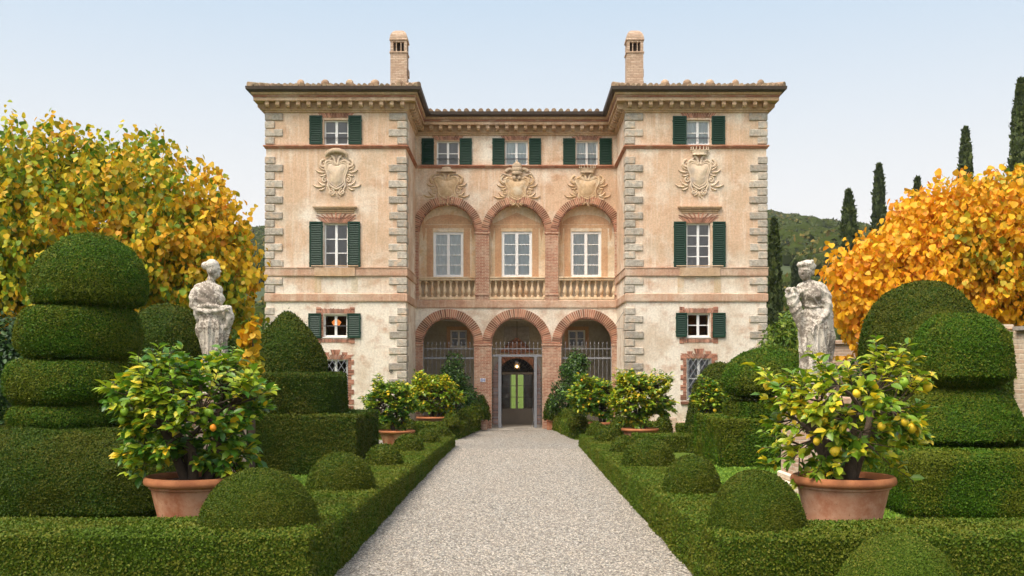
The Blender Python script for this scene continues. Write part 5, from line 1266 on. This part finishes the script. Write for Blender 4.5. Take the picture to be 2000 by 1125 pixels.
# ================================================================ POTTED LEMON TREES
def pot_prof(r_, h):
    return [(r_*.72,0),(r_*.755,.02*h),(r_*.755,.06*h),(r_*.73,.09*h),(r_*.745,.2*h),(r_*.80,.45*h),(r_*.86,.74*h),(r_*.90,.76*h),(r_*.90,.79*h),(r_*.935,.81*h),(r_*.985,.84*h),(r_*1.0,.90*h),(r_*.985,.97*h),(r_*.95,1.0*h),(r_*.90,.985*h),(r_*.865,.93*h),(r_*.84,.85*h)]
def lemon_tree(x, y, z0, pr, ph, crown, tips, leaf_len, label, group, body="terracotta", leafm="lemon_leaf", seed=1, fruit=24, fr=.032, stems=4, detail=True, flip=1):
    """crown = (cx,cz,rx,ry,rz)"""
    r = random.Random(seed); nr = np.random.default_rng(seed)
    root = thing("potted_lemon_tree", (x,y,z0), label, "potted tree", group)
    mb = MB(); pf = [(a, b) for a, b in pot_prof(pr, ph)]; i_ = 9
    mb.lathe(pf[:10], (x,y,z0), 48); o = mb.build("pot", body, root, True)
    mb = MB(); V0 = pf[9:]; mb.lathe(V0+[(pr*.2,ph*.85)], (x,y,z0), 48); mb.build("rim", "terracotta_rim", o, True)
    mb = MB(); mb.lathe([(pr*.86,ph*.87),(pr*.4,ph*.90),(.001,ph*.91)], (x,y,z0), 24); mb.build("soil", "soil", root, True)
    cx, cz, crx, cry, crz = crown; zt = z0+ph*.88
    tr = MB(); limbs = []
    for k in range(stems):
        a = 2*math.pi*k/stems+r.uniform(-.4,.4); b0 = Vector((x+.09*pr*math.cos(a)*2, y+.09*pr*math.sin(a)*2, zt))
        e = Vector((cx+crx*.52*math.cos(a), y+cry*.5*math.sin(a), cz+crz*r.uniform(-.15,.3)))
        m1 = b0.lerp(e,.35)+Vector((r.uniform(-.06,.06),r.uniform(-.06,.06),.12*crz)); m2 = b0.lerp(e,.7)+Vector((r.uniform(-.1,.1),r.uniform(-.1,.1),.1*crz))
        rb = .062*pr/.62 if detail else .05; tr.tube([b0-Vector((0,0,.05)),m1,m2,e], [rb*1.1,rb*.85,rb*.6,rb*.3], 8); limbs += [m1, m2, e, m1.lerp(m2,.5), m2.lerp(e,.5)]
        for q_ in range(3):
            s0 = m1.lerp(e, r.uniform(.2,.8)); a2 = r.uniform(0,6.28); e2 = Vector((cx+crx*.7*math.cos(a2), y+cry*.7*math.sin(a2), cz+crz*r.uniform(-.6,.6)))
            e2 = s0.lerp(e2,.7); tr.tube([s0, s0.lerp(e2,.5)+Vector((0,0,.05)), e2], [rb*.45,rb*.32,rb*.18], 6); limbs += [e2, s0.lerp(e2,.6)]
    P = []; N = []; T = []; S = []; tipl = []
    for k in range(tips):
        while True:
            d = nr.normal(size=3); d /= np.linalg.norm(d); rad = r.uniform(.45,1.0)**.6
            lump = 1.02+.20*math.sin(6.2*d[0]+seed+2*d[1])+.20*math.sin(5.3*d[2]+seed*2+d[0]*4)
            tip = Vector((cx+crx*d[0]*rad*lump, y+cry*d[1]*rad, cz+crz*d[2]*rad*lump))
            if tip.z > z0+ph*.78 or abs(tip.x-x) > pr*1.05: break
        L0 = min(limbs, key=lambda q: (q-tip).length); mid = L0.lerp(tip,.6)+Vector((0,0,-.03))
        tr.tube([L0, mid, tip], [.010,.007,.004] if detail else [.014,.01,.006], 5 if detail else 4, cap=False)
        axis = (tip-mid).normalized(); nl = r.randint(8,14); span = min((tip-mid).length, 3.5*leaf_len); tipl.append((mid, tip))
        u = axis.orthogonal().normalized(); w_ = axis.cross(u)
        for j in range(nl):
            t = j/nl; p_ = tip-axis*span*(1-t); a = j*2.4+r.uniform(-.3,.3); side = u*math.cos(a)+w_*math.sin(a)
            tg = (side*(1.0-.5*t)+axis*(.45+.6*t)+Vector((0,0,.34-.34*r.random()))).normalized(); nn = (Vector((0,0,1))*.7+axis*.3-tg*.2+Vector((r.gauss(0,.35),r.gauss(0,.35),r.gauss(0,.2)))).normalized()
            P.append(p_); T.append(tg); N.append(nn); S.append(leaf_len*r.uniform(.65,1.25))
    tr.build("trunk", "bark", root, True)
    LV, LF = place(LONGLEAF, np.array(P), np.array(N), np.array(T), np.array(S)); fo = np_mesh("foliage", LV, [(f,0) for f in LF], [leafm], root, True)
    for k in range(fruit):
        best = None
        for q_ in range(6):
            m_, t_ = tipl[r.randrange(len(tipl))]; c_ = m_.lerp(t_, r.uniform(.3,.9))+Vector((r.uniform(-.05,.05),-.05,-.06))
            if best is None or c_.y < best.y: best = c_
        mb = MB(); s_ = fr*r.uniform(.85,1.2); mb.lathe([(.001,-1.15*s_),(.25*s_,-1.08*s_),(.62*s_,-.82*s_),(.95*s_,-.3*s_),(1*s_,.1*s_),(.85*s_,.6*s_),(.5*s_,.93*s_),(.12*s_,1.06*s_),(.001,1.05*s_)], tuple(best), 12)
        mb.build("lemon", r.choice(["lemon_yellow","lemon_yellow","lemon_yellow","lemon_green"] if leafm != "lemon_leaf" else ["lemon_green","lemon_green","lemon_green","lemon_yellow","lemon_orange"]), root, True)
    return root
G = "potted lemon trees in terracotta"
for s_, x, lab, body, cxp, seed, lm in ((-1,-4.05,"large near potted lemon tree with mostly green leaves on the left","terracotta",362,11,"lemon_leaf"), (1,4.15,"large near potted lemon tree with yellowing leaves on the right","terracotta_pale",1636,23,"lemon_leaf_yellow")):
    mb = MB(); mb.box(x-.5,x+.5,12.55,13.45,0,.36,0,.02); mb.box(x-.56,x+.56,12.49,13.51,.361,.52,0,.02); tag(mb.build("pot_stand", "flag_stone", None, False, (x,13,0)), "stone block under the large near lemon pot on the "+("left" if s_ < 0 else "right"), "pot stand", "stone blocks under lemon pots")
    cx = (cxp-1008)*13/2000; lemon_tree(x, 13.0, .52, .65, .60, (cx, H-(806-728)*13/2000, 1.14, .95, .86), 430 if s_ < 0 else 235, .148, lab, G, body, lm, seed, 15 if s_ > 0 else 12, .050 if s_ > 0 else .042, 5)
lemon_tree((775-1008)*34/2000, 34.0, .0, .615, .52, ((768-1008)*34/2000, H-(783-728)*34/2000, .92, .7, .88), 480, .15, "potted lemon tree with open crown beside the left block topiary", G, "terracotta", "lemon_leaf", 31, 5, .04, 3, False)
lemon_tree((846-1008)*38.4/2000, 38.6, .28, .66, .5, ((850-1008)*38.6/2000, H-(770-728)*38.6/2000, 1.15, .8, .84), 620, .15, "dense yellow green potted lemon tree left of the path near the villa", G, "terracotta", "lemon_leaf_yellow", 37, 7, .04, 3, False)
lemon_tree((1250-1008)*33/2000, 33.0, .12, .61, .52, ((1250-1008)*33/2000, H-(772-728)*33/2000, 1.08, .8, .88), 600, .15, "potted lemon tree heavy with fruit before the right wing", G, "terracotta", "lemon_leaf_yellow", 41, 12, .045, 3, False)
lemon_tree((1176-1008)*36.5/2000, 36.6, .22, .50, .45, ((1160-1008)*36.6/2000, H-(775-728)*36.6/2000, 1.0, .7, .80), 480, .15, "smaller potted lemon tree dotted with yellow fruit right of the path", G, "terracotta", "lemon_leaf", 43, 12, .04, 3, False)
lemon_tree((1390-1008)*32.4/2000, 32.6, .0, .5, .45, ((1388-1008)*32.6/2000, H-(775-728)*32.6/2000, .52, .5, .66), 240, .14, "narrow potted lemon tree behind the cube topiary on the right", G, "terracotta", "lemon_leaf", 47, 12, .05, 3, False)
# empty-looking long pots holding the laurels
def pot_only(x, y, z0, r_, h): 
    pass

# ================================================================ SHRUBS, TREES
def crown_pts(n, c, rad, nl, seed, lump=.42, shell=.55):
    r = np.random.default_rng(seed); c = np.array(c); rad = np.array(rad)
    d = norm(r.normal(size=(nl,3))); L = c+d*rad*(r.uniform(.45,.78,(nl,1))); lr = rad.mean()*lump*r.uniform(.7,1.25,nl)
    i = r.integers(0, nl, n); dd = norm(r.normal(size=(n,3))); rr_ = r.uniform(shell,1.0,n)**.7
    P = L[i]+dd*(lr[i]*rr_)[:,None]*(rad/rad.mean())
    q_ = (P-c)/rad; out = np.linalg.norm(q_, axis=1); P = np.where((out > 1.12)[:,None], c+q_/np.maximum(out,1e-6)[:,None]*1.1*rad, P)
    N = norm(norm(P-c)*.6+dd); return P, N, L
def bush(name, x, y, z0, rad, n, leaf_s, m_, label, cat, group=None, seed=1, tmpl=LONGLEAF, upright=.4, nl=16, cz=None, lump=.42):
    root = thing(name, (x,y,z0), label, cat, group); cz = cz if cz is not None else z0+rad[2]; r = np.random.default_rng(seed)
    P, N, L = crown_pts(n, (x,y,cz), rad, nl, seed, lump); tg = norm(N*.6+r.normal(size=(n,3))*.5+np.array([0,0,upright])); nr_ = norm(N+r.normal(size=(n,3))*.6)
    V, F = place(tmpl, P, nr_, tg, leaf_s*r.uniform(.6,1.3,n)); np_mesh("foliage", V, [(f,0) for f in F], [m_], root, True)
    mb = MB(); base = Vector((x,y,z0))
    for q_ in L[:10]: e = Vector(q_); mb.tube([base, base.lerp(e,.5)+Vector((0,0,.1)), e], [.06,.04,.015], 6)
    mb.build("trunk", "bark", root, True); return root
# laurels in front of the side arches
for px, top, lab, seed, dx in ((889,690,"dark glossy laurel in front of the left lower arch",51,0), (1124,686,"dark glossy laurel in front of the right lower arch",52,0)):
    x = (px-1008)*42.6/2000; zt = H-(top-728)*42.6/2000
    root = thing("laurel_tree", (x,42.6,0), lab, "laurel", "laurels before the side arches"); r = np.random.default_rng(seed)
    a, an, L1 = crown_pts(2600, (x,42.6,zt-.95), (.72,.6,.98), 14, seed, .45, .35); s_ = 1 if px < 1000 else -1
    b, bn, L2 = crown_pts(2600, (x+s_*.35,42.5,zt-2.0), (.85,.55,.80), 14, seed+9, .45, .35)
    P = np.vstack([a,b]); N = np.vstack([an,bn]); n = len(P); tg = norm(N*.7+r.normal(size=(n,3))*.5)
    V, F = place(LONGLEAF, P, norm(N+r.normal(size=(n,3))*.5), tg, .11*r.uniform(.7,1.3,n)); np_mesh("foliage", V, [(f,0) for f in F], ["laurel_leaf"], root, True)
    mb = MB(); mb.tube([(x,42.6,.3),(x+.05,42.6,1.2),(x,42.6,zt-.5)], [.06,.05,.02], 8); 
    for q_ in list(L1[:6])+list(L2[:6]): mb.tube([(x+.03,42.6,1.2), tuple(q_)], [.03,.01], 5)
    mb.build("trunk", "bark", root, True)
    mb = MB(); mb.lathe([(a_,b_) for a_,b_ in pot_prof(.42,.5)], (x,42.6,0), 28); mb.lathe([(.36,.44),(.001,.46)], (x,42.6,0), 20); mb.build("pot", "terracotta", root, True)
bush("shrub", -8.5, 31.5, 0, (1.3,1.2,2.25), 9000, .15, "shrub_leaf", "light green leafy shrub between the left statue and the villa", "shrub", None, 61, LONGLEAF, .9, 22)
bush("shrub", 10.1, 37.5, 0, (1.5,1.2,2.35), 8000, .16, "shrub_leaf", "feathery green shrub against the right corner of the villa", "shrub", None, 62, LONGLEAF, 1.0, 22)
bush("shrub", 11.0, 31.0, 0, (1.5,1.3,1.6), 5000, .15, "deep_leaf", "dark shrub behind the statue with the horn", "shrub", None, 66, LONGLEAF, .7, 18)
bush("shrub", -11.4, 23.0, 0, (1.5,1.2,1.9), 9000, .13, "deep_leaf", "dark leafy shrub behind the topiary at the left picture edge", "shrub", None, 63, LONGLEAF, .2, 22)
bush("shrub", -12.2, 27.0, 0, (2.2,1.4,1.75), 6000, .15, "deep_leaf", "low dark shrub under the left autumn tree", "shrub", None, 64, LONGLEAF, .2, 22)

def lime_tree(x, y, c, rad, nshoot, seed, m_, label, leaf=.21, prof=None, extra=()):
    """autumn lime: limbs, shoots with hanging heart shaped leaves"""
    r = np.random.default_rng(seed); root = thing("autumn_tree", (x,y,0), label, "tree")
    lumps = [(np.array(c), np.array(rad), 1.0)]+[(np.array(a), np.array(b), w_) for a, b, w_ in extra]
    P = []; T = []; N = []; tot = sum(l[2] for l in lumps); starts = []
    for cc, rr_, w_ in lumps:
        k = int(nshoot*w_/tot); d = norm(r.normal(size=(k,3))); d[:,1] = np.where(r.random(k) < .35, -np.abs(d[:,1]), d[:,1]); d = norm(d)
        # superellipsoid fullness and an uneven outline
        e = 1/np.maximum((np.abs(d)**2.5).sum(1)**(1/2.5), 1e-6)
        rad_ = e*r.uniform(.50,.97,k)*(1+.10*fnoise(d, seed, 3.6)); base = cc+d*rr_*rad_[:,None]; starts.append(base)
        up_ = norm(d*np.array([.65,.65,.45])+np.array([0,0,.8])+r.normal(size=(k,3))*.18); L_ = r.uniform(.35,.95,k)*np.where(r.random(k) < .10, 1.2, 1.0)
        for j in range(11):
            t = j/11; p_ = base+up_*(L_*t)[:,None]; a = j*2.4+r.uniform(0,6.28,k)
            sd_ = norm(np.stack([np.cos(a), np.sin(a), np.zeros(k)], 1)+d*.4)
            P.append(p_+sd_*.07); T.append(norm(sd_*.6+np.array([0,0,-.55])+r.normal(size=(k,3))*.25)); N.append(norm(sd_*.9+np.array([0,0,.35])+r.normal(size=(k,3))*.3))
    P = np.vstack(P); T = np.vstack(T); N = np.vstack(N); n = len(P)
    V, F = place(ROUNDLEAF, P, N, T, leaf*r.uniform(.6,1.25,n)); np_mesh("crown", V, [(f,0) for f in F], [m_], root, True)
    mb = MB(); fork = Vector((x,y,c[2]-rad[2]*.75)); mb.tube([(x,y,0),(x+.1,y,1.5),tuple(fork)], [.32,.26,.22], 12)
    S_ = np.vstack(starts); idx = r.choice(len(S_), 90, replace=False)
    for q_ in range(10):
        a = q_*.63; m1 = Vector(c)+Vector((rad[0]*.45*math.cos(a), rad[1]*.45*math.sin(a), rad[2]*.1)); mb.tube([fork, fork.lerp(m1,.5)+Vector((0,0,.3)), m1], [.16,.12,.07], 8)
        for i_ in idx[q_*9:(q_+1)*9]: e = Vector(S_[i_]); mb.tube([m1, m1.lerp(e,.5)+Vector((0,0,.1)), e], [.05,.03,.01], 5, cap=False)
    mb.build("trunk", "bark", root, True)
lime_tree(-11.9, 27.5, (-11.9,27.5,5.35), (4.55,3.0,3.25), 5600, 71, "autumn_mixed", "big lime tree turning green to gold behind the left topiary", .155, extra=(((-8.7,27.0,4.9),(1.75,1.6,1.8),.28),((-14.8,27.5,4.7),(3.4,2.5,2.9),.5)))
lime_tree(12.7, 27.5, (13.5,27.5,5.2), (3.6,2.6,2.1), 4800, 72, "autumn_gold", "bright orange lime tree behind the right statue and yew domes", .158, extra=(((10.0,26.6,4.2),(1.7,1.4,1.5),.32),((11.4,26.9,4.75),(1.9,1.6,1.85),.35),((14.5,27.6,5.6),(2.6,2.2,2.0),.35)))
# a low orange sprig behind the left statue's skirt
bush("sapling", -5.72, 22.2, 0, (.24,.2,1.0), 380, .16, "autumn_gold", "small golden sapling showing beside the left statue's skirt", "sapling", None, 73, ROUNDLEAF, -.2, 8, cz=2.9)

def cypress(px, top, d, wpx, label, zb=None, seed=1):
    x = (px-1008)*d/2000; zt = H-(top-728)*d/2000; z0 = float(ground_z(x, d)) if zb is None else zb; z0 = min(z0, zt-8); rw = wpx*d/4000
    root = thing("cypress_tree", (x,d,z0), label, "cypress", "cypresses rising behind the garden"); r = np.random.default_rng(seed); h = zt-z0
    n = int(min(30000, max(7000, h*rw*700))); t = r.random(n)**.85; prof = np.interp(t, [0,.08,.3,.6,.85,.95,1], [.45,.85,1.0,.92,.60,.30,.04])
    a = r.uniform(0,6.28,n); wob = 1+.16*np.sin(a*5+t*23)+.12*np.sin(a*3-t*41+seed); rr_ = rw*prof*wob*r.uniform(.72,1.04,n)
    P = np.stack([x+rr_*np.cos(a), d+rr_*np.sin(a), z0+h*t], 1); N = np.stack([np.cos(a), np.sin(a), np.full(n,.15)], 1)
    s_ = .0040*d; V, F = place(DIAMOND, P, norm(N+r.normal(size=(n,3))*.55), norm(np.array([0,0,1.0])+N*.35+r.normal(size=(n,3))*.2), s_*r.uniform(.6,1.5,n))
    prf = [(max(.02, rw*.72*float(np.interp(q_, [0,.08,.3,.6,.85,.95,1], [.45,.85,1.0,.92,.60,.30,.04]))), h*q_) for q_ in np.linspace(.02,.97,12)]
    m0 = MB(); m0.lathe(prf, (x,d,z0), 10); m0.build("inner_crown", "core_green", root, True)
    np_mesh("crown", V, [(f,0) for f in F], ["cypress_leaf"], root); m0 = MB(); m0.tube([(x,d,z0-.5),(x,d,z0+h*.5)], [.18,.06], 8); m0.build("trunk", "bark", root)
cypress(1512, 430, 60, 30, "narrow cypress tight against the right side of the villa", None, 81)
cypress(1658, 376, 92, 36, "stout cypress left of the orange tree, second from the villa", None, 82)
cypress(1717, 326, 112, 25, "slender pointed cypress left of the orange tree, third from the villa", None, 83)
cypress(1792, 352, 105, 20, "thin cypress tip just showing above the orange tree", None, 84)
cypress(1886, 254, 88, 31, "dark cypress rising behind the middle of the orange tree", None, 85)
cypress(1994, 158, 66, 50, "tallest cypress at the right picture edge", None, 86)
cypress(1556, 515, 140, 14, "small distant cypress on the hillside above the horn statue's head", None, 87)

# old garden wall on the right with creeper
wx = thing("garden_wall", (12.3,25,0), "old plastered brick garden wall with stone cap at the right edge", "wall")
mb = MB(); A0, A1 = Vector((12.25,25.4,0)), Vector((15.2,12,0)); dr = (A1-A0).normalized(); nn = Vector((-dr.y,dr.x,0))
def wallseg(mb, z0, z1, hw_, e0=0.0):
    a, b = A0-dr*e0, A1; P = [a+nn*hw_, b+nn*hw_, b-nn*hw_, a-nn*hw_]
    mb.add([(p.x,p.y,z0) for p in P]+[(p.x,p.y,z1) for p in P], [(3,2,1,0),(4,5,6,7),(0,1,5,4),(1,2,6,5),(2,3,7,6),(3,0,4,7)])
wallseg(mb, 0, 3.44, .2); mb.build("masonry", "pale_wall", wx)
mb = MB(); wallseg(mb, 3.441, 3.54, .32, -.5); mb.build("cap", "flag_stone", wx)
mb = MB(); mb.box(11.72,12.28,25.42,26.0,0,3.50,0,.02); mb.box(11.66,12.34,25.36,26.06,3.501,3.62,0,.02); mb.build("end_pier", "pale_wall", wx)
mb = MB(); mb.box(9.0,14.04,31.5,31.9,0,3.30,0,.01); mb.box(8.9,14.04,31.42,31.98,3.301,3.42,0,.01); tag(mb.build("garden_wall", "old_brick", None, False, (11,31.7,0)), "brick wall running behind the right yew domes", "wall")
n = 1400; r = np.random.default_rng(5); tt = r.random(n); ctr = np.sin(tt*9)*.2
P = np.stack([12.15+ctr*.6+r.normal(size=n)*.16, 25.1+r.normal(size=n)*.08, 3.45-tt*2.8], 1)
V, F = place(ROUNDLEAF, P, norm(np.array([0,-1,.3])+r.normal(size=(n,3))*.5), norm(np.array([0,0,-1])+r.normal(size=(n,3))*.6), .11*r.uniform(.6,1.3,n))
cr = thing("creeper", (12.15,25.1,0), "green and reddish creeper climbing the right garden wall", "climbing plant")
np_mesh("foliage", V, [(f,0) for f in F], ["shrub_leaf"], cr, True)
mb = MB(); mb.tube([(12.1,25.2,0),(12.25,25.15,1.2),(12.05,25.15,2.4),(12.2,25.15,3.4)], [.05,.04,.03,.015], 6); mb.build("stem", "bark", cr, True)

# ================================================================ wooded hill (uncountable)
r = np.random.default_rng(9)
def ico():
    import bmesh
    bm = bmesh.new(); bmesh.ops.create_icosphere(bm, subdivisions=2, radius=1); bm.verts.ensure_lookup_table()
    v_ = np.array([v.co[:] for v in bm.verts]); f = np.array([[q.index for q in t.verts] for t in bm.faces]); bm.free(); return v_, f
IV, IF = ico()
pts = []
for sx0, sx1 in ((-330,-60),(60,340)):
    k = 3300; yy = r.uniform(150, 480, k); xx = r.uniform(sx0, sx1, k); keep = (np.abs(xx)/yy > .17)&(np.abs(xx)/yy < .78); pts.append(np.stack([xx[keep], yy[keep]], 1))
for sx0, sx1 in ((-120,-16),(16,120)):
    k = 800; yy = r.uniform(82, 152, k); xx = r.uniform(sx0, sx1, k); keep = (np.abs(xx)/yy > .17)&(np.abs(xx)/yy < .8); pts.append(np.stack([xx[keep], yy[keep]], 1))
pts = np.vstack(pts); zz = ground_z(pts[:,0], pts[:,1]); k = len(pts); rad = r.uniform(2.6, 5.2, k)*np.clip(pts[:,1]/200, .45, 1)
C = np.stack([pts[:,0], pts[:,1], zz+rad*.45], 1)
BV = IV[None]*rad[:,None,None]*np.array([1,1,.85]); W_ = BV.reshape(-1,3)+np.repeat(C, len(IV), 0)
W_ += np.repeat(norm(IV), 1, 0)[np.tile(np.arange(len(IV)), k)]*(fnoise(W_, 3, .35)*.9)[:,None]
BF = (IF[None]+(np.arange(k)*len(IV))[:,None,None]).reshape(-1,3)
nq = 150; d = norm(r.normal(size=(k*nq,3))); d[:,2] = np.abs(d[:,2])*.9-.1; d[:,1] = np.where(r.random(k*nq) < .6, -np.abs(d[:,1]), d[:,1]); cc = np.repeat(C, nq, 0); rr_ = np.repeat(rad, nq)
P = cc+d*(rr_*r.uniform(.85,1.12,k*nq))[:,None]*np.array([1,1,.85])
LV, LF = place(DIAMOND, P, norm(d+r.normal(size=(k*nq,3))*.5), norm(r.normal(size=(k*nq,3))+d*.3), r.uniform(.7,1.5,k*nq)*(rr_/3.9), len(W_))
tag(np_mesh("hillside_wood", np.vstack([W_, LV]), [(BF,0)]+[(f,1) for f in LF], ["oak_core","oak_wood"]), "dense wooded hillside behind the villa", "woodland", kind="stuff")
# lawn grass blades close to the path (uncountable)
pts = []
for x0, x1, y0, y1, k in ((-6,-3.2,13.8,25,16000),(3.3,7.5,13.8,27,30000)):
    pts.append(np.stack([r.uniform(x0,x1,k), r.uniform(y0,y1,k), np.zeros(k)], 1))
P = np.vstack(pts); k = len(P)
V, F = place(DIAMOND, P, norm(np.array([0,-.8,.5])+r.normal(size=(k,3))*.6), norm(np.array([0,0,1.0])+r.normal(size=(k,3))*.4), r.uniform(.03,.07,k))
leaf_mat("grass_blade", [(0,(0.08,0.17,0.01)),(0.6,(0.16,0.30,0.02)),(1,(0.28,0.40,0.04))], 0.6, 0.3)
tag(np_mesh("grass", V, [(f,0) for f in F], ["grass_blade"]), "short bright green grass between the hedges", "grass", kind="stuff")

# air: thin evening haze around everything, sky outside
mb = MB(); mb.box(-1600, 1600, -80, 2100, -1.5, 125); hz = mb.build("haze", [], None, False)
hm = bpy.data.materials.new("haze"); hm.use_nodes = True; hm.node_tree.nodes.clear()
ho = hm.node_tree.nodes.new("ShaderNodeOutputMaterial"); hv = hm.node_tree.nodes.new("ShaderNodeVolumePrincipled")
hv.inputs["Density"].default_value = 0.00018; hv.inputs["Color"].default_value = (0.86,0.90,0.96,1); hv.inputs["Anisotropy"].default_value = 0.2
hm.node_tree.links.new(hv.outputs[0], ho.inputs["Volume"]); hz.data.materials.append(hm); tag(hz, "thin haze over the garden and hill", "haze", kind="stuff")
